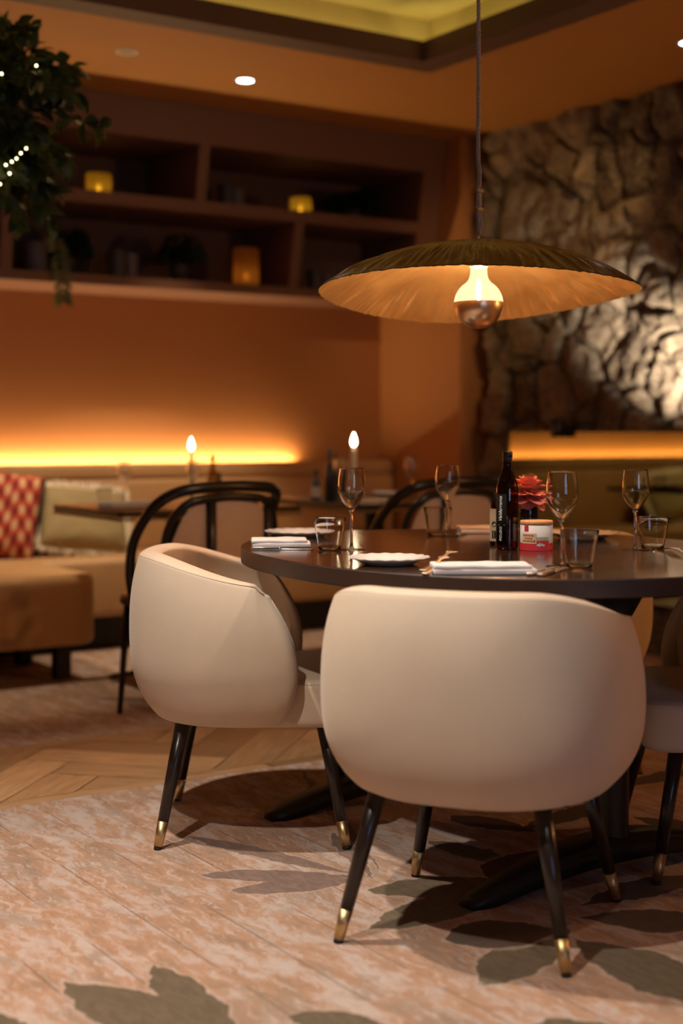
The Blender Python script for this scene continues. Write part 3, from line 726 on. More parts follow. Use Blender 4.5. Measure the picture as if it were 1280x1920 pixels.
def cane_chair(label, loc, rz):
    t = thing('cane_chair', label, 'chair', loc, rz); t.scale = (.92, .9, 1)
    # local: back toward -Y, sitter faces +Y
    hoop = [(-.272, .03, .44), (-.285, .035, .55), (-.295, -.02, .67), (-.280, -.14, .785), (-.22, -.235, .845), (-.08, -.268, .862), (.08, -.268, .862), (.22, -.235, .845), (.280, -.14, .785), (.295, -.02, .67), (.285, .035, .55), (.272, .03, .44)]
    link('hoop_rail', tube(smoothpath(hoop, 8), .0205, 10), M['bentwood'], t)
    inner = [(-.24, -.19, .44), (-.255, -.18, .62), (-.235, -.205, .74), (-.17, -.243, .808), (-.05, -.258, .825), (.05, -.258, .825), (.17, -.243, .808), (.235, -.205, .74), (.255, -.18, .62), (.24, -.19, .44)]
    link('back_frame', tube(smoothpath(inner, 8), .016, 8), M['bentwood'], t)
    bm = bmesh.new(); n, m = 24, 14; rows = []
    for i in range(n + 1):
        u = 2 * i / n - 1; top = .82 - .22 * abs(u) ** 4.5; x = .243 * u; y = -.255 + .068 * u * u
        rows.append([(bm.verts.new((x, y, .45 + (top - .45) * j / m)), bm.verts.new((x, y + .006, .45 + (top - .45) * j / m))) for j in range(m + 1)])
    for i in range(n):
        for j in range(m):
            A, B, C, D = rows[i][j], rows[i + 1][j], rows[i + 1][j + 1], rows[i][j + 1]
            bm.faces.new((A[0], B[0], C[0], D[0])); bm.faces.new((D[1], C[1], B[1], A[1]))
    link('cane_panel', bm, M['cane'], t)
    for x in (-.085, .2):
        y = -.262 + .068 * (x / .243) ** 2
        link('back_post', tube([(x, y, .42), (x, y - .002, .82)], .020, 8), M['bentwood'], t)
    link('seat', rrect_prism(-.255, .255, -.21, .25, .415, .455, (.2, .2, .09, .09), .014), M['bentwood'], t)
    for sx in (-1, 1):
        link('leg', tube([(sx * .21, .20, .42), (sx * .235, .23, 0)], lambda u: .017 - .005 * u, 8), M['bentwood'], t)
        link('leg', tube([(sx * .19, -.17, .42), (sx * .215, -.27, 0)], lambda u: .017 - .005 * u, 8), M['bentwood'], t)
    return t
cane_chair('black bentwood chair with cane back, rising behind the beige tub chair at the left', (2.455, 4.68, 0), .06)
cane_chair('black bentwood cane-back chair seen between the oil bottle and the back wine glass', (3.47, 4.60, 0), -.05)

# ------------------------------------------------------------------ tableware prototypes
def wineglass(label, loc, s=1.0, mat='thin'):
    t = thing('wine_glass', label, 'glass', loc)
    sc = lambda pr: [(r * s, z * s) for r, z in pr]
    link('bowl', lathe(sc([(0, .1035), (.004, .104), (.0105, .1075), (.021, .1200), (.031, .137), (.0355, .150), (.0352, .164), (.0335, .185), (.0305, .207), (.0302, .2092), (.0297, .2098), (.0293, .2092), (.0296, .207), (.0326, .185), (.0343, .164), (.0346, .151), (.0301, .1377), (.0201, .1212), (.0098, .109), (.004, .1058), (0, .1053)]), 64, cap=False), M['glass'], t)
    link('stem', lathe(sc([(0, .0045), (.0075, .0045), (.0046, .010), (.0038, .02), (.0034, .05), (.0036, .088), (.0055, .098), (.0085, .1045), (.004, .1030), (0, .1025)]), 24, cap=False), M['glass'], t)
    link('foot', lathe(sc([(0, 0), (.0335, 0), (.0342, .0008), (.0335, .0016), (.018, .0032), (0, .0048)]), 48, cap=False), M['thin'], t)
    return t
def tumbler(label, loc, s=1.0, mat='thin'):
    t = thing('tumbler', label, 'glass', loc)
    sc = lambda pr: [(r * s, z * s) for r, z in pr]
    link('wall', lathe(sc([(.0291, .0030), (.0308, .012), (.0348, .035), (.0393, .062), (.0427, .0835), (.0424, .0843), (.0419, .0846), (.0414, .0842), (.0413, .083), (.0381, .062), (.0337, .035), (.0298, .0130), (.0283, .0040)]), 64, cap=False, closed=True), M['glass'], t)
    link('base', lathe(sc([(0, 0), (.0265, 0), (.0281, .0025), (.0293, .0115), (.0275, .0118), (.018, .0098), (0, .0088)]), 48, cap=False), M['thin'], t)
    return t
def plate(label, loc, r=.093):
    t = thing('side_plate', label, 'plate', loc)
    def mod(rr, z, a, k):
        e = max(0, rr / r - .8) / .2
        return rr * (1 + .008 * e * cos(a * 18)), z + .0007 * e * cos(a * 18)
    link('plate_body', lathe([(0, .004), (r * .5, .004), (r * .6, .0065), (r * .8, .0135), (r * .985, .0185), (r, .0185), (r, .0165), (r * .82, .0105), (r * .62, .0015), (r * .58, 0), (r * .5, 0), (0, .001)], 108, mod=mod, cap=False), M['china'], t)
    return t
def napkin(label, loc, rz, L=.23, w=.10, group=None):
    t = thing('napkin', label, 'napkin', loc, rz)
    for k, (sx, z, hh, ox) in enumerate(((1, 0, .0115, 0), (.955, .0105, .0095, -.006))):
        bm = rbox(L * sx, w * (1 - .02 * k), hh, .0032, 3); bmesh.ops.subdivide_edges(bm, edges=[e for e in bm.edges if e.calc_length() > .05], cuts=9, use_grid_fill=True)
        for v in bm.verts:
            q = v.co; v.co = Vector((q.x + ox + .003 * noise.noise((q.y * 30, k * 3., 0)), q.y + .003 * noise.noise((q.x * 20, k * 5., 1)), q.z + z + (.0018 * noise.noise((q.x * 22, q.y * 22, k * 4.)) + .001 if q.z > hh * .5 or k else 0)))
        link('fold', bm, M['linen'], t)
    return t
def utensil(kind, label, a, b, cat=None):
    a, b = Vector(a), Vector(b); d = b - a; L = d.length
    t = thing(kind, label, cat or kind, a); t.rotation_euler = (0, -math.asin(d.z / L), atan2(d.y, d.x))
    def prof(pts, th, arch):
        bm = bmesh.new(); top = []; bot = []
        for x, w in pts:
            z = arch(x); top.append((bm.verts.new((x, -w, z + th)), bm.verts.new((x, w, z + th)))); bot.append((bm.verts.new((x, -w, z)), bm.verts.new((x, w, z))))
        for A, B, C, D in zip(top, top[1:], bot, bot[1:]):
            bm.faces.new((A[0], B[0], B[1], A[1])); bm.faces.new((C[1], D[1], D[0], C[0])); bm.faces.new((C[0], D[0], B[0], A[0])); bm.faces.new((A[1], B[1], D[1], C[1]))
        bm.faces.new((top[0][0], top[0][1], bot[0][1], bot[0][0])); bm.faces.new((top[-1][1], top[-1][0], bot[-1][0], bot[-1][1]))
        bmesh.ops.recalc_face_normals(bm, faces=bm.faces); return bm
    if kind == 'fork':
        ar = lambda x: .001 + .010 * sin(max(0, (x / L - .45) / .55) * pi) * 1.0
        link('handle', prof([(L * u, w) for u, w in ((0, .007), (.05, .010), (.3, .0075), (.6, .0035), (.68, .004), (.74, .010), (.79, .0115))], .0022, ar), M['steel'], t, bevel=.0007)
        for k in range(4):
            yy = -.0093 + .0062 * k; bm = prof([(L * .76, .0022), (L * .88, .0020), (L, .0013)], .0024, ar)
            for v in bm.verts: v.co.y += yy
            link('tine', bm, M['steel'], t)
    else:
        ar = lambda x: .001
        link('handle', prof([(L * u, w) for u, w in ((0, .006), (.04, .010), (.25, .0085), (.45, .006), (.47, .0055))], .006, ar), M['steel'], t, bevel=.001)
        link('blade', prof([(L * u, w) for u, w in ((.46, .005), (.5, .009), (.8, .010), (.93, .008), (1, .001))], .0018, ar), M['steel'], t)
    return t
def taper(label, loc, h, r=.0115, holder=None, e=3):
    t = thing('taper_candle', label, 'candle', loc)
    z0 = 0
    if holder:
        link('holder', lathe([(.04, 0), (.04, .006), (.012, .012), (.012, .03), (.018, .036), (.018, .05), (r + .001, .05), (r + .001, .036), (0, .036)], 28, cap=False), M[holder], t); z0 = .034
    link('wax_stick', lathe([(r * 1.05, z0), (r, h - .01), (r * .8, h), (0, h + .001)], 20), M['wax'], t)
    link('wick', tube([(0, 0, h), (0, 0, h + .01)], .001, 6), M['black'], t)
    flame_part(t, h + .006, .062, .0125, e, (1, .6, .22))
    return t
ZT = .75
def on(px, py, T=None):
    p = at(px, py, ZT)
    if T: p.x = min(max(p.x, T[0] + .05), T[1] - .05); p.y = min(max(p.y, T[2] + .05), T[3] - .05)
    return p
# table before the cushions
wineglass('wine glass on the bistro table before the fringed cushion', on(233, 944, T1), .86, 'thin')
wineglass('wine glass beside the thin candle on the cushion-side bistro table', on(362, 941, T1), .86, 'thin')
tumbler('tumbler on the cushion-side bistro table, left of its wine glass', on(196, 946, T1), .8, 'thin')
napkin('folded napkin on the bistro table before the cushions', on(245, 950, T1), .1, .24, .12)
taper('thin lit taper candle on the cushion-side bistro table', on(347, 938, T1), .215, .0075, None, 2.0)
def tallbottle(label, loc, h, r, glass, neck='black', lab=False, name='bottle'):
    t = thing(name, label, 'bottle', loc)
    link('glass_body', lathe([(0, 0), (r * .9, 0), (r, .005), (r, h * .52), (r * .92, h * .60), (r * .5, h * .72), (r * .36, h * .8), (r * .34, h * .9), (0, h * .9)], 32), M[glass], t)
    link('cap', lathe([(r * .42, h * .885), (r * .44, h * .89), (r * .44, h * .99), (r * .40, h), (0, h)], 24), M[neck], t)
    if lab: link('label', lathe([(r + .0006, h * .1), (r + .0006, h * .45)], 32, cap=False), M[lab], t)
    return t
tallbottle('olive green oil bottle on the cushion-side bistro table', on(399, 938, T1), .20, .025, 'olive')
tallbottle('small black vinegar bottle beside the olive green bottle', on(415, 935, T1), .125, .017, 'black')
plate('white plate on the bistro table before the cushions, next to the green bottle', on(420, 952, T1) , .085)
# table by the pier
tallbottle('dropper bottle with white label on the bistro table by the pier', on(592, 938, T2), .135, .021, 'pot', 'black', 'label_white')
t = thing('salt_shaker', 'white salt shaker on the bistro table by the pier', 'shaker', on(606, 944, T2))
link('body', lathe([(.016, 0), (.017, .004), (.015, .06), (.013, .066), (0, .068)], 24), M['china'], t)
tallbottle('tall dark wine bottle behind the salt shaker on the pier table', on(618, 940, T2), .235, .023, 'black', 'black')
tallbottle('slim dark oil bottle beside the tall one on the pier table', on(628, 936, T2), .21, .019, 'pot', 'black', False)
wineglass('wine glass behind the white candle on the pier table', on(640, 938, T2), .9, 'thin')
wineglass('wine glass on the pier table nearest the pier', on(771, 934, T2), .9, 'thin')
tumbler('tumbler on the pier table behind the plate', on(799, 930, T2), .8, 'thin')
taper('thick white lit candle on the pier table', on(663, 942, T2), .235, .0145, None, 2.5)
plate('white plate on the pier table, under the far wine glass', on(735, 930, T2), .095)
napkin('folded white napkin on the pier table, nearest its candle', on(700, 943, T2), .2, .18, .10)
napkin('folded white napkin on the pier table, next to the cane chair', on(748, 948, T2), .9, .16, .09)
napkin('folded white napkin on the pier table farthest from its candle', on(822, 934, T2), -.4, .16, .09)

# ================================================================== SMOKED MIRROR AND WALL FITTINGS
t = thing('wall_mirror', 'smoked mirror panel low on the stone wall', 'mirror', (0, 0, 0))
link('mirror_glass', mbox(4.858, 4.868, 3.3, 5.74, .25, 1.055), M['mirror'], t, smooth=False)
link('backing', mbox(4.868, 4.99, 3.3, 5.735, .25, 1.05), M['plinth'], t, smooth=False)
p = at_x(1045, 803, 4.82)
t = thing('wall_spotlight', 'small black fitting on the upper edge of the smoked mirror', 'spotlight', p)
link('body', lathe([(.03, -.045), (.034, -.04), (.034, .045), (.03, .05)], 20), M['black'], t)
link('arm', tube([(0, 0, .02), (.0, -.14, .02)], .012, 8), M['black'], t)
link('wall_plate', mbox(.0, .10, -.03, .03, -.03, .03), M['black'], t, smooth=False)

# ================================================================== DOWNLIGHTS
def downlight(label, x, y, z, energy=0, col=(1, 1, 1), tgt=None, angle=110, blend=.6, lens='disc', soft=.03):
    t = thing('downlight', label, 'downlight', (x, y, z))
    link('trim_ring', lathe([(.036, -.003), (.047, -.005), (.050, -.001), (.050, 0), (.036, 0)], 32, cap=False), M['white_ring'], t)
    link('lens', lathe([(0, -.0022), (.037, -.0022)], 32, cap=False), M[lens], t)
    if energy:
        o = light('beam', 'SPOT', (0, 0, -.02), energy, col, t, spot_size=radians(angle), spot_blend=blend, shadow_soft_size=soft)
        o.rotation_euler = (Vector(tgt) - Vector((x, y, z - .02))).to_track_quat('-Z', 'Y').to_euler() if tgt else (0, 0, 0)
    return t
downlight('lit white downlight in the ceiling over the banquette', 3.256, 5.71, ZC, 125, (1, .80, .56), (3.15, 6.25, 0), 62, .5)
downlight('downlight over the left end of the banquette', 1.75, 5.71, ZC, 90, (1, .80, .56), (1.9, 6.2, 0), 62, .5)
downlight('lit downlight in the ceiling by the stone wall', 4.46, 4.16, ZC, 40, (1, .68, .33), (5.02, 6.1, 1.75), 42, .8)
downlight('unlit downlight in the ceiling near the hanging plant', *at(238, 97, ZC).xy, ZC, 0, lens='offdisc')
NEU = (1, .89, .77)
downlight('downlight in the cove ceiling above the left tub chair', .95, 3.10, ZU, 240, NEU, (1.65, 2.95, .3), 70, .7)
downlight('downlight in the cove ceiling close to the viewer', .25, 1.85, ZU, 210, NEU, (1.15, 2.25, .3), 62, .9)
downlight('downlight in the cove ceiling over the near carpet', 1.2, .9, ZU, 35, NEU, (1.0, 1.6, 0), 60)
downlight('unseen downlight added to brighten the flower on the oval table', 2.72, 1.2, ZU, 110, (1, .82, .62), (2.30, 2.80, .8), 32, .7)  # extra lamp out of view, added to light the flower and tableware
sc = thing('fill_lamp', 'added amber fill lamp on the plain masonry, warming the nearest chair', 'fill lamp', (4.97, 1.5, 1.55))  # unseen lamp added to cast orange light on the nearest chair's right side
link('backplate', lathe([(.05, -.012), (.06, -.006), (.06, .0)], 24), M['brass'], sc).rotation_euler = (0, pi / 2, 0)
link('arm', tube([(0, 0, 0), (-.10, 0, 0), (-.12, 0, .03)], .008, 8), M['brass'], sc)
link('lamp_bulb', lathe([(0, .03), (.03, .05), (.04, .08), (.03, .11), (0, .12)], 20), emit('fill_bulb', (1, .5, .18), 12), sc).location = (-.12, 0, 0)
light('fill_glow', 'POINT', (-.12, 0, .08), 250, (1, .46, .15), sc, shadow_soft_size=.045)

# ================================================================== MAIN TABLE
TC = Vector((2.405, 2.89, 0)); TR = -.13
def main_table():
    t = thing('dining_table', 'large dark walnut oval dining table under the gold lamp', 'table', TC)
    A, B, n = .64, .785, 160; bm = bmesh.new(); rings = []
    lv = [(.004, .708), (.001, .709), (.0, .712), (0, .714), (0, .7165), (0, .7425), (0, .745), (0, .7465), (.001, .749), (.003, .7498), (.004, .75)]
    for ins, z in lv:
        ring = []
        for k in range(n):
            a = 2 * pi * k / n; c, s = cos(a), sin(a); e = 2 / 2.15
            x = (A - ins) * math.copysign(abs(c) ** e, c); y = (B - ins) * math.copysign(abs(s) ** e, s)
            ring.append(bm.verts.new((x * cos(TR) - y * sin(TR), x * sin(TR) + y * cos(TR), z)))
        rings.append(ring)
    for P, Q in zip(rings, rings[1:]):
        for i in range(n): j = (i + 1) % n; bm.faces.new((P[i], P[j], Q[j], Q[i]))
    bm.faces.new(rings[0][::-1]); bm.faces.new(rings[-1])
    top = link('tabletop', bm, [M['walnut'], M['walnut_edge']], t, smooth=False)
    for f in top.data.polygons:
        f.use_smooth = len(f.vertices) == 4; f.material_index = 1 if f.use_smooth and f.center.z < .7485 else 0
    link('crossbeam', mbox(-.05, .03, -.36, .36, .655, .708), M['iron'], t, smooth=False)
    for yy in (-.45, .41):
        cx = -.02
        link('column', lathe([(.046, .05), (.043, .1), (.043, .62), (.07, .67), (.10, .68), (.10, .708)], 28), M['iron'], t, loc=(cx, yy, 0))
        bm = bmesh.new(); N = 36; rr = []
        for k in range(N + 1):
            u = 2 * k / N - 1; x = .44 * u; zt = .018 + .085 * (1 - abs(u) ** 1.7); zb = max(0, .045 * (1 - (abs(u) / .86) ** 2)) if abs(u) < .86 else 0; w = .052 * (1 - .45 * u * u) * (1 if abs(u) < .97 else .75)
            rr.append([bm.verts.new((x, sy * w * q, z)) for sy, q, z in ((-1, 1, zb), (1, 1, zb), (1, 1, zt - .012), (1, .7, zt), (-1, .7, zt), (-1, 1, zt - .012))])
        for P, Q in zip(rr, rr[1:]):
            for i in range(6): j = (i + 1) % 6; bm.faces.new((P[i], P[j], Q[j], Q[i]))
        bm.faces.new(rr[0][::-1]); bm.faces.new(rr[-1]); bmesh.ops.recalc_face_normals(bm, faces=bm.faces)
        link('foot_beam', bm, M['iron'], t, loc=(cx, yy, 0))
    return t
main_table()

# ------------------------------------------------------------------ tub chairs
def smooth01(x): x = max(0, min(1, x)); return x * x * (3 - 2 * x)
def sv(v):
    return 1 - .22 * ((.52 - v) / .52) ** 3 if v < .52 else (1 - .085 * ((v - .58) / .42) ** 2.2 if v > .58 else 1)
def tub_chair(label, loc, heading, group=None):
    t = thing('tub_chair', label, 'chair', loc, heading - pi / 2, group)
    Wd, D, y0, TH = .337, .345, .012, .062
    zb, zt = .312, .742
    def plan(tt, s, ins):
        w, d = Wd * s - ins, (D + .0) * s - ins; a = abs(tt); sg = 1 if tt > 0 else -1
        if a <= .72:
            th = a / .72 * pi / 2; e = .78
            return sg * w * sin(th) ** e, y0 - d * max(0, cos(th)) ** e
        return None
    ts = [-1 + 2 * i / 72 for i in range(73)]
    vs = [0, .03, .07, .13, .2, .3, .42, .55, .68, .8, .88, .94, .975]
    bm = bmesh.new(); rings = []
    for tt in ts:
        a = abs(tt); top = zt - .088 * smooth01((a - .22) / .78); k = max(0, (a - .72) / .28); ring = []
        def pt(v, ins):
            s = sv(v); z = zb + (top - zb) * v
            if a <= .72: x, y = plan(tt, s, ins)
            else:
                yf = .128 - (.085 * ((v - .42) / .58) ** 2 if v > .42 else .055 * ((.42 - v) / .42) ** 2)
                endr = sqrt(max(0, 1 - max(0, (k - .72) / .28) ** 2)); mid = TH / 2
                ii = mid + (ins - mid) * max(endr, .02)
                x = (1 if tt > 0 else -1) * (Wd * s * (1 - .055 * k * k) - ii); y = y0 + (yf - y0) * (k if k < .72 else .72 + (k - .72))
            if ins > 0 and v < .4:                                   # tuft crease inside the back
                pass
            return Vector((x, y, z))
        for v in vs: ring.append(pt(v, 0))
        rad = TH / 2
        for q in range(1, 8):
            an = pi * q / 8; c = pt(.975, 0); d = pt(.975, TH); m = (c + d) / 2; h = (c - d) / 2; rad = min(TH / 2, h.length)
            ring.append(m + h * cos(an) + Vector((0, 0, (rad * (.55 - .43 * smooth01((a - .45) / .55))) * sin(an))))
        for v in vs[::-1]:
            p = pt(v, TH)
            cre = math.exp(-((tt) / .018) ** 2) * .010 + math.exp(-((abs(tt) - .42) / .018) ** 2) * .010
            if v > .3 and cre > 1e-4:
                dirn = (pt(v, 0) - p); 
                if dirn.length > 1e-5: p = p + dirn.normalized() * cre * min(1, (.98 - v) / .12)
            ring.append(p)
        rings.append([bm.verts.new(p) for p in ring])
    n = len(rings[0])
    for A, B in zip(rings, rings[1:]):
        for i in range(n): j = (i + 1) % n; bm.faces.new((A[i], A[j], B[j], B[i]))
    bm.faces.new(rings[0][::-1]); bm.faces.new(rings[-1]); bmesh.ops.recalc_face_normals(bm, faces=bm.faces)
    # gathers where the cover is pulled under the shell
    for v in bm.verts:
        if v.co.z < .44:
            f = (.44 - v.co.z) / .13; an = atan2(v.co.y + .03, v.co.x)
            v.co *= 1; r = 1 + .009 * f * noise.noise((an * 19, 0, v.co.z * 3)); v.co.x *= r; v.co.y *= r
    link('shell', bm, M['chair'], t, sub=1)
    pp = [];
    for tt in ts[4:-4]:
        a = abs(tt); top = zt - .088 * smooth01((a - .22) / .78); s = sv(.975)
        if a <= .72: x, y = plan(tt, s, .004)
        else:
            k = (a - .72) / .28; yf = .128 - .085 * (.555 / .58) ** 2; x = (1 if tt > 0 else -1) * (Wd * s * (1 - .055 * k * k) - .004); y = y0 + (yf - y0) * k
        pp.append((x, y, zb + (top - zb) * .975 + .006))
    link('piping', tube(pp, .0017, 6), M['piping'], t)
    # seat: rounded front, raised a touch in the middle
    bm = rrect_prism(-.262, .262, -.27, .272, .312, .435, (.22, .22, .07, .07), .022, 10)
    link('seat', bm, M['chair'], t)
    link('seat_piping', tube([(.258 * sx, y, .424) for sx, y in [(-1, .12), (-1, .2)]] + smoothpath([(-.255, .232, .424), (-.22, .268, .424), (0, .274, .424), (.22, .268, .424), (.255, .232, .424)], 5) + [(.258, .2, .424), (.258, .12, .424)], .0026, 6), M['piping'], t)
    link('under_panel', rrect_prism(-.225, .225, -.22, .225, .314, .326, (.2, .2, .06, .06), .004), M['blackcloth'], t)
    for sx in (-1, 1):
        for sy in (-1, 1):
            top = Vector((sx * .172, sy * .178, .325)); bot = Vector((sx * .241, sy * .240, 0)); d = bot - top
            f1 = top + d * .79; f2 = top + d * .975
            lg = link('leg', tube([top, top + d * .4, f1], lambda u: .0195 - .0055 * u, 16), M['blackwood'], t)
            link('ferrule', tube([f1 - d * .002, f2], lambda u: .0143 - .0028 * u, 16), M['brass'], lg)
            link('glide', tube([f2, bot], .0098, 12), M['rubber'], lg)
    return t
g = 'beige tub chairs round the oval table'
tub_chair('beige tub chair nearest the viewer, its rounded back turned to us', (1.925, 2.353, 0), radians(34), g)
tub_chair('beige tub chair at the left end, showing its side and open arm', (1.904, 3.291, 0), radians(-33), g)
tub_chair('beige tub chair cut by the right picture edge, seat and one leg showing', (2.755, 2.39, 0), radians(146), g)
tub_chair('beige tub chair on the far side, glimpsed past the nearest chair', (2.86, 3.26, 0), radians(200), g)

# ------------------------------------------------------------------ things on the table
plate('white side plate nearest the viewer, left of the fork', on(729, 1058), .095)
plate('white side plate at the left end, behind the napkin and tumbler', on(563, 1006), .105)
plate('white side plate behind the tumbler at the far right', on(1092, 1009), .105)
napkin('folded white napkin in front of the oil bottle, nearest the viewer', on(905, 1074), camdir(1, .02), .222, .10)
napkin('folded white napkin at the left end of the oval table', on(527, 1024), camdir(1, .05), .155, .11)
napkin('folded white napkin on the far side, behind the oil bottle', on(903, 999), camdir(1, 0), .14, .10)
wineglass('wine glass between the left tumbler and the front plate', on(659, 1031), 1.02)
wineglass('wine glass on the far side, standing before the cane chair', on(838, 1006), 1.0)
wineglass('wine glass overlapping the pink flower, beside the salt tin', on(1052, 1062), 1.04)
wineglass('wine glass standing farthest right on the oval table', on(1190, 1031), 1.0)
tumbler('tumbler left of the near wine glass, at the left end', on(618, 1031), 1.0)
tumbler('tumbler on the far side, behind its wine glass', on(820, 1004), 1.0)
tumbler('tumbler in front of the flower-side wine glass, near the table edge', on(1086, 1064), 1.02)
tumbler('tumbler half behind the farthest right wine glass', on(1223, 1029), 1.0)
utensil('fork', 'steel fork resting against the nearest napkin', on(790, 1072) + Vector((0, 0, .001)), at(861, 1037, .7775))
utensil('fork', 'steel fork lying under the first beside the nearest napkin', on(795, 1078) + Vector((0, 0, .001)), at(841, 1048, .7735))
utensil('knife', 'steel knife at the right end of the nearest napkin', on(992, 1080), on(1046, 1064))
utensil('knife', 'steel knife outermost beside the nearest napkin, close to the tumbler', on(1012, 1081), on(1063, 1065))
utensil('fork', 'steel fork at the right picture edge', on(1325, 1062) + Vector((0, 0, .001)), on(1250, 1032) + Vector((0, 0, .002)))
utensil('knife', 'steel knife beside the far napkin', on(858, 1004), on(893, 997))
utensil('knife', 'steel knife lying along the left end napkin', at(470, 1030.5, .75), at(588, 1031, .75))
# tall oil bottle with lettering
p = on(950, 1030); FA = atan2(-p.y, -p.x)                      # heading that faces the viewer
t = thing('oil_bottle', 'tall dark oil bottle with white script lettering, mid-table', 'bottle', p)
R = .0292
link('glass_body', lathe([(0, .002), (.024, 0), (.028, .003), (R, .010), (R, .150), (.0285, .160), (.0262, .172), (.0215, .187), (.0165, .200), (.0128, .213), (.0115, .222), (.0112, .236), (0, .236)], 48), M['bottle'], t)
ca = link('cap', lathe([(.0125, .231), (.0128, .232), (.0128, .2325), (.0120, .2335), (.0128, .2345), (.0128, .239), (.0120, .240), (.0128, .241), (.0128, .255), (.0120, .2565), (0, .2565)], 36), M['black'], t)
bm = bmesh.new(); n = 22; ra = []
for k in range(n + 1):
    a = FA - 1.15 + 1.10 * k / n; ra.append([bm.verts.new((rr * cos(a), rr * sin(a), z)) for rr, z in ((R + .0004, .014), (R + .0008, .014), (R + .0008, .146), (R + .0004, .146))])
for A, B in zip(ra, ra[1:]):
    for i in range(4): bm.faces.new((A[i], A[(i + 1) % 4], B[(i + 1) % 4], B[i]))
bm.faces.new(ra[0][::-1]); bm.faces.new(ra[-1]); bmesh.ops.recalc_face_normals(bm, faces=bm.faces)
lb = link('label', bm, M['label_black'], t)
la = FA - .47
link('script_lettering', wrap(text_bm('Valderrama', .0142, .0003, .35), R + .0012, la, .107, True), M['letter'], lb, smooth=False)
link('print_lettering', wrap(text_bm('PICUDO', .0100, .0003), R + .0012, la, .043, True), M['letter'], lb, smooth=False)
bm = bmesh.new(); box(bm, -.010, .008, -.0006, .0006, -.0003, .0003)
link('green_rule', wrap(bm, R + .0012, la, .0655), M['green_line'], lb, smooth=False)
# small vinegar bottle tucked behind
p = on(934, 1022)
t = thing('vinegar_bottle', 'small bottle with pale label half hidden behind the tall oil bottle', 'bottle', p)
link('glass_body', lathe([(0, 0), (.021, 0), (.023, .003), (.023, .108), (.019, .118), (.011, .128), (.010, .132), (0, .132)], 36), M['bottle'], t)
link('cap', lathe([(.0125, .128), (.0128, .129), (.0128, .152), (.0118, .154), (0, .154)], 28), M['black'], t)
lb = link('label', lathe([(.0236, .012), (.0236, .100)], 40, cap=False), M['tanpaper'], t)
fa2 = atan2(-p.y, -p.x) - .55
bm = bmesh.new(); bmesh.ops.create_circle(bm, cap_ends=True, segments=20, radius=.0075)
link('seal', wrap(bm, .0240, fa2, .058), M['label_black'], lb, smooth=False)
bm = bmesh.new(); box(bm, -.006, .006, -.011, .011, -.0003, .0003)
link('seal_band', wrap(bm, .0240, fa2, .030), M['label_black'], lb, smooth=False)
# salt tin
p = on(1005, 1031); FA = atan2(-p.y, -p.x)
t = thing('salt_tin', 'round red and white salt tin with a cork lid', 'tin', p)
R = .0425
link('tin_body', lathe([(0, 0), (.041, 0), (R, .002), (R, .066), (0, .066)], 56), M['label_white'], t)
link('cork_lid', lathe([(.0405, .0665), (.0428, .068), (.0428, .0755), (.041, .0775), (0, .0775)], 48), M['cork'], t)
def patch(x0, x1, z0, z1, off=.0004, n=12):
    bm = bmesh.new(); rows = []
    for k in range(n + 1):
        a = FA + (x0 + (x1 - x0) * k / n) / R; rows.append([bm.verts.new(((R + off) * cos(a), (R + off) * sin(a), z)) for z in (z0, z1)])
    for A, B in zip(rows, rows[1:]): bm.faces.new((A[0], B[0], B[1], A[1]))
    return bm
link('red_band', lathe([(R + .0003, .001), (R + .0003, .020)], 56, cap=False), M['red'], t)
link('red_field', patch(.001, .036, .020, .027), M['red'], t)
link('red_tab', patch(-.034, -.021, .050, .0658), M['red'], t)
link('landscape', patch(.001, .034, .027, .036, .0005), M['greyprint'], t)
tl = link('name_plate', patch(-.041, .000, .019, .0455, .0007), M['tanlabel'], t)
link('lettering', wrap(text_bm('FLEUR DE SEL', .0052, .0002), R + .0011, FA - .0215 / R, .0385), M['redtext'], tl, smooth=False)
link('lettering', wrap(text_bm('de Camargue', .0042, .0002, .3), R + .0011, FA - .0215 / R, .0320), M['redtext'], tl, smooth=False)
link('lettering', wrap(text_bm('CAMARGUE', .0072, .0002), R + .0011, FA - .0215 / R, .0235), M['redtext'], tl, smooth=False)
bm = bmesh.new(); mk = [(-.010, 0), (-.012, .004), (-.006, .0075), (-.002, .0085), (.003, .0075), (.008, .006), (.013, .0015), (.009, .002), (.008, -.002), (.005, .0015), (-.002, .001), (-.004, -.002), (-.006, .001)]
bm.faces.new([bm.verts.new((x, y, .0)) for x, y in mk])
link('white_emblem', wrap(bm, R + .0011, FA + .012 / R, .0125), M['label_white'], t, smooth=False)
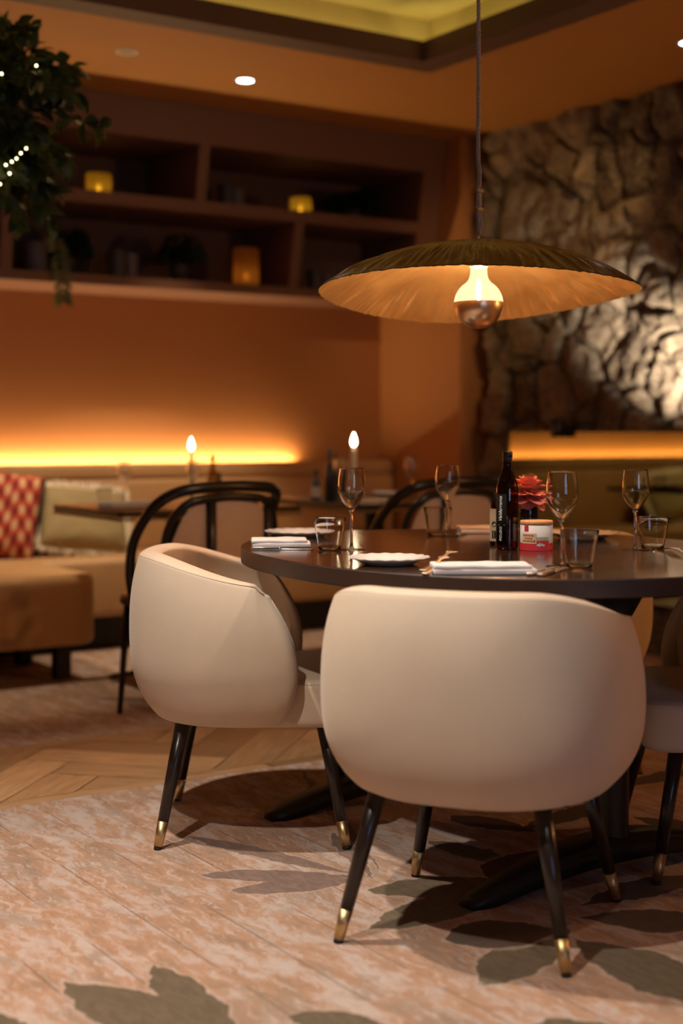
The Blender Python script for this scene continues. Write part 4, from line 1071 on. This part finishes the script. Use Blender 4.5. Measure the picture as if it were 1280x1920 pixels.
# flower in a vase
p = on(990, 1016)
t = thing('bud_vase', 'dark glossy bud vase behind the salt tin', 'vase', p)
link('body', lathe([(0, 0), (.024, 0), (.026, .003), (.026, .085), (.0245, .098), (.0235, .100), (.022, .098), (.022, .02), (0, .02)], 40, cap=False), M['vase'], t)
random.seed(21)
fl = thing('flower', 'pink ruffled flower bloom in the dark bud vase', 'flower', p + Vector((0, 0, .03)))
link('stem', tube([(0, 0, 0), (.003, 0, .05), (.004, -.002, .10)], .0035, 8), M['stem'], fl)
def petals(rings, mat):
    bm = bmesh.new()
    for cnt, r0, Lp, wd, el, zc in rings:
        for k in range(cnt):
            a = 2 * pi * (k + random.random() * .5) / cnt; d = Vector((cos(a) * cos(el), sin(a) * cos(el), sin(el))); s = Vector((-sin(a), cos(a), 0)); nn = d.cross(s) * -1
            L_ = Lp * random.uniform(.85, 1.15); n, m = 6, 6; g_ = {}; ph = random.uniform(0, 9)
            for i in range(n + 1):
                for j in range(m + 1):
                    u = i / n; v = 2 * j / m - 1; w = wd * sin(pi * (.16 + .56 * u)) * 1.05
                    q = Vector((0, 0, zc)) + Vector((cos(a), sin(a), 0)) * r0 + d * (L_ * u * (1 - .22 * v * v * u)) + s * (v * w) + nn * (-.010 * v * v * (1 - u * .4) + .006 * u * u - .0 + .0035 * u * noise.noise((v * 3 + ph, u * 4, k * 1.7)))
                    g_[(i, j)] = bm.verts.new(q)
            for i in range(n):
                for j in range(m): bm.faces.new((g_[(i, j)], g_[(i + 1, j)], g_[(i + 1, j + 1)], g_[(i, j + 1)]))
    return bm
link('petals', petals([(8, .006, .050, .027, -.62, .094), (9, .006, .054, .027, -.25, .098), (9, .006, .056, .027, .05, .106), (9, .006, .048, .023, .40, .114), (8, .005, .044, .020, .75, .118), (7, .004, .038, .016, 1.05, .122)], None), M['petal'], fl)
link('outer_petals', petals([(4, .006, .040, .016, -.85, .098)], None), M['petal2'], fl)
link('flower_heart', petals([(14, .003, .022, .005, 1.15, .140), (9, .001, .020, .004, 1.4, .142)], None), M['heart'], fl)

# ================================================================== PENDANT LAMP
def pendant():
    c = at_d(897, 552, 3.84)
    t = thing('pendant_lamp', 'wide hammered gold dish lamp hanging over the oval table', 'lamp', (c.x, c.y, c.z))
    RR, HH, n, m = .432, .128, 840, 40
    def surf(off):
        bm = bmesh.new(); rings = []
        for k in range(m + 1):
            r = RR * (k / m) ** .92; u = r / RR; ring = []
            if k == 0: rings.append([bm.verts.new((0, 0, HH + off))]); continue
            for i in range(n):
                a = 2 * pi * i / n
                amp = (.0010 * smooth01((u - .3) / .3) + .0062 * smooth01((u - .58) / .3)) * (1 - .65 * smooth01((u - .93) / .07))
                rip = .9 * (noise.noise((34 * cos(a) + 1.2 * noise.noise((9 * cos(a), 9 * sin(a), u * 6)), 34 * sin(a), u * 3.0))) + noise.noise((14 * cos(a), 14 * sin(a), u * 3 + 7)) * .5
                z = HH * (1 - u ** 2.35) + off + amp * rip + .010 * u * u * cos(2 * a + .5) + .004 * u ** 3 * cos(3 * a)
                r2 = r * (1 + .004 * u ** 6 * noise.noise((a * 20, 3, 3)))
                ring.append(bm.verts.new((r2 * cos(a), r2 * sin(a), z)))
            rings.append(ring)
        for A, B in zip(rings, rings[1:]):
            for i in range(n):
                j = (i + 1) % n
                if len(A) == 1: bm.faces.new((A[0], B[i], B[j]))
                else: bm.faces.new((A[i], B[i], B[j], A[j]))
        return bm
    tilt = (Matrix.Rotation(-YAW, 3, 'Z') @ Matrix.Rotation(radians(-4.2), 3, 'X') @ Matrix.Rotation(YAW, 3, 'Z')).to_euler()
    sh = link('shade', surf(.0025), M['bronze'], t); sh.rotation_euler = tilt; sh['label'] = 'dark bronze outside of the dish'
    bm = surf(-.0); ln = link('shade_lining', bm, M['gold'], t); ln.rotation_euler = tilt; ln['label'] = 'gold leaf inside of the dish'
    # bulb: clear crown above, mirrored bowl below
    zb = -.026; r = .0665
    cr = [(r * cos(a), zb + r * sin(a)) for a in [radians(q) for q in range(4, 62, 5)]] + [(.027, zb + .066), (.0235, zb + .078), (.0225, zb + .092), (.0225, zb + .100)]
    te = NT('lit_bulb_glass'); lw = te.n('ShaderNodeLayerWeight'); lw.inputs[0].default_value = .35
    em = te.n('ShaderNodeEmission'); te.set(em.inputs[0], (1, .66, .34)); em.inputs[1].default_value = 2.0
    g_ = te.n('ShaderNodeBsdfTransparent'); mx = te.n('ShaderNodeMixShader'); mx.inputs[0].default_value = .55
    te.t.links.new(em.outputs[0], mx.inputs[2]); te.t.links.new(g_.outputs[0], mx.inputs[1]); mb = te.done(mx)
    cw = link('bulb_crown', lathe(cr, 48, cap=False), mb, t); cw['label'] = 'clear glowing upper half of the bulb'
    lo = [(0, zb - r)] + [(r * 1.003 * cos(a), zb + r * 1.003 * sin(a)) for a in [radians(q) for q in range(-85, 5, 5)]] + [(r * 1.003 * cos(radians(4)), zb + r * sin(radians(4)))]
    link('bulb_mirror', lathe(lo, 48, cap=False), M['goldmirror'], t)['label'] = 'bronze mirrored lower half of the bulb'
    fil = emit('filament', (1, .72, .40), 90)
    link('filament', lathe([(0, zb + .004), (.004, zb + .006), (.0065, zb + .03), (.0065, zb + .05), (.003, zb + .066), (0, zb + .067)], 16), fil, t)
    link('socket', lathe([(.024, zb + .098), (.026, zb + .10), (.026, HH + .002), (.010, HH + .004)], 28), M['brass'], t)
    light('bulb_glow', 'POINT', (0, 0, zb + .035), 72, (1, .62, .30), t, shadow_soft_size=.03)
    # wire rope, its loop, two clamps
    top = Vector((c.x, c.y, ZU)) - c; z1 = HH + .035
    path = [Vector((0, 0, z1)), Vector((-.003, 0, z1 + .05)), Vector((-.002, 0, z1 + .10)), Vector((.001, 0, z1 + .16)), Vector((-.004, 0, z1 + .21)), Vector((-.004, 0, z1 + .40)), Vector((-.006, 0, z1 + .70)), Vector((-.006, 0, top.z))]
    P = smoothpath(path, 40); bm = bmesh.new()
    for s in range(3):
        pts = []; acc = 0
        for i, q in enumerate(P):
            if i: acc += (P[i] - P[i - 1]).length
            a = acc / .022 * 2 * pi / 1.6 + s * 2 * pi / 3; pts.append(q + Vector((cos(a) * .0030, sin(a) * .0030, 0)))
        tube(pts, .0033, 6, bm)
    link('wire_rope', bm, M['rope'], t)
    lp = [Vector((.0075 * cos(a) * (1 if True else 0), 0, z1 + .018 + .020 * sin(a) * 1.0)) for a in [2 * pi * k / 20 for k in range(20)]]
    link('rope_loop', tube(smoothpath([(0, 0, z1 - .002), (.0095, 0, z1 + .02), (.005, 0, z1 + .055), (.004, 0, z1 + .12)], 8), .0038, 8), M['rope'], t)
    link('hook', tube([(0, 0, HH), (0, 0, z1)], .0035, 8), M['steel'], t)
    for zz in (z1 + .063, z1 + .112):
        bm = bmesh.new(); box(bm, -.009, .011, -.006, .006, zz - .004, zz + .005)
        link('rope_clamp', bm, M['steel'], t, smooth=False, bevel=.0015)
    link('ceiling_rose', lathe([(.05, top.z - .018), (.055, top.z - .012), (.055, top.z), (0, top.z)], 28), M['brass'], t)
pendant()

# ================================================================== HANGING PLANT WITH FAIRY LIGHTS
def hanging_plant():
    random.seed(31); c = at_d(-60, 250, 5.0)
    t = thing('hanging_plant', 'leafy green plant hanging from the ceiling at the upper left', 'plant', (c.x, c.y, 0))
    zc = c.z
    link('basket', lathe([(.05, zc - .10), (.13, zc - .06), (.17, zc + .05), (.175, zc + .06), (.16, zc + .06), (0, zc + .04)], 28), M['basket'], t)
    bm = bmesh.new()
    for k in range(3):
        a = 2 * pi * k / 3; tube([(cos(a) * .165, sin(a) * .165, zc + .05), (0, 0, zc + .38)], .003, 5, bm)
    tube([(0, 0, zc + .37), (0, 0, ZC)], .003, 5, bm)
    link('hanger', bm, M['rope'], t)
    fb, sb = bmesh.new(), bmesh.new()
    def R_(x, z, y=0): return Vector((cos(YAW) * x + sin(YAW) * y, -sin(YAW) * x + cos(YAW) * y, z))
    ends = []
    for k in range(64):
        ang = random.uniform(0, 2 * pi); side = random.uniform(-.10, .375) if k % 4 else random.uniform(-.35, .2)
        dep = random.uniform(-.22, .22); hz = random.uniform(-.33, .40)
        hz *= (1 - .35 * max(0, side) / .37)
        ends.append((side, hz, dep))
    ends += [(.37, .22, 0), (.33, .27, .1), (.40, .13, -.05), (.46, .02, 0), (.33, .20, 0), (.30, -.20, 0), (.29, -.30, .02), (.24, .33, -.1), (.2, -.32, -.1), (.36, -.1, 0), (.18, .36, 0)]
    for s_, h_, d_ in ends:
        a = R_(s_ * .15, zc + .05, d_ * .3); b = R_(s_ * .6, zc + .06 + h_ * .75, d_ * .8); e = R_(s_, zc + h_, d_)
        pts = smoothpath([a, b, e], 8); tube(pts, .0022, 5, sb)
        for i in range(4, len(pts)):
            for q in range(2):
                leaf_geo(fb, pts[i], rv() + Vector((0, 0, -.5)) + (pts[i] - pts[i - 1]).normalized() * .7, rv() + Vector((0, 0, .9)), random.uniform(.055, .088), random.uniform(.016, .026))
    link('foliage', fb, M['leaf'], t); link('stems', sb, M['stem'], t)
    f = thing('fairy_lights', 'string of tiny warm lights wound through the hanging plant', 'string lights', (c.x, c.y, 0))
    pix = [(-30, 155), (3, 136), (21, 130), (68, 121), (60, 200), (49, 276), (39, 285), (31, 295), (22, 301), (11, 307), (18, 323), (0, 343), (-20, 352)]
    P = [at_d(x, y, 4.78) - Vector((c.x, c.y, 0)) for x, y in pix]
    link('cable', tube(smoothpath(P, 5), .0012, 5), M['wire'], f)
    for k, q in enumerate(P):
        if k in (0, 4, 12): continue
        bm = bmesh.new(); bmesh.ops.create_uvsphere(bm, u_segments=8, v_segments=6, radius=.0042, matrix=Matrix.Translation(q - Vector((0, 0, .004))))
        link('bulb', bm, M['fairy'], f)
hanging_plant()

# ================================================================== REMAINING LIGHT
# spotlight standing low by the stone, out of frame to the right
t = thing('floor_spotlight', 'black spotlight on a stand washing the stone wall', 'spotlight', (4.55, 4.02, 0))
link('stand', tube([(0, 0, 0), (0, 0, .92)], .012, 8), M['black'], t)
link('foot', lathe([(.11, 0), (.11, .012), (.015, .02)], 24), M['black'], t)
link('head', lathe([(.03, .90), (.05, .92), (.05, .99), (.044, .985), (0, .95)], 24, cap=False), M['black'], t)
light('beam', 'SPOT', (.0, 0, 1.0), 270, (1, .96, .90), t, spot_size=radians(42), spot_blend=1.0, shadow_soft_size=.03).rotation_euler = (at_x(1275, 685, 4.93) - Vector((4.55, 4.02, 1.0))).to_track_quat('-Z', 'Y').to_euler()

# ------------------------------------------------------------------ repeats belong together
GROUPS = {'wine_glass': 'wine glasses on the dining tables', 'tumbler': 'tumblers on the dining tables', 'side_plate': 'white side plates on the dining tables', 'napkin': 'folded napkins on the dining tables',
          'fork': 'steel forks on the oval table', 'knife': 'steel knives on the oval table', 'cane_chair': 'bentwood cane chairs at the bistro tables', 'bistro_table': 'bistro tables along the banquette',
          'vase': 'cylinder vases on the built-in shelf', 'potted_fern': 'dark ferns on the built-in shelf', 'votive_candle': 'amber votives on the built-in shelf', 'taper_candle': 'lit candles on the bistro tables',
          'downlight': 'recessed ceiling downlights', 'cushion': 'cushions on the banquette', 'led_strip': 'hidden light strips', 'bottle': 'bottles on the bistro tables'}
for o in list(COL.objects):
    k = o.name.split('.')[0]
    if o.parent is None and k in GROUPS and 'label' in o and 'group' not in o: o['group'] = GROUPS[k]
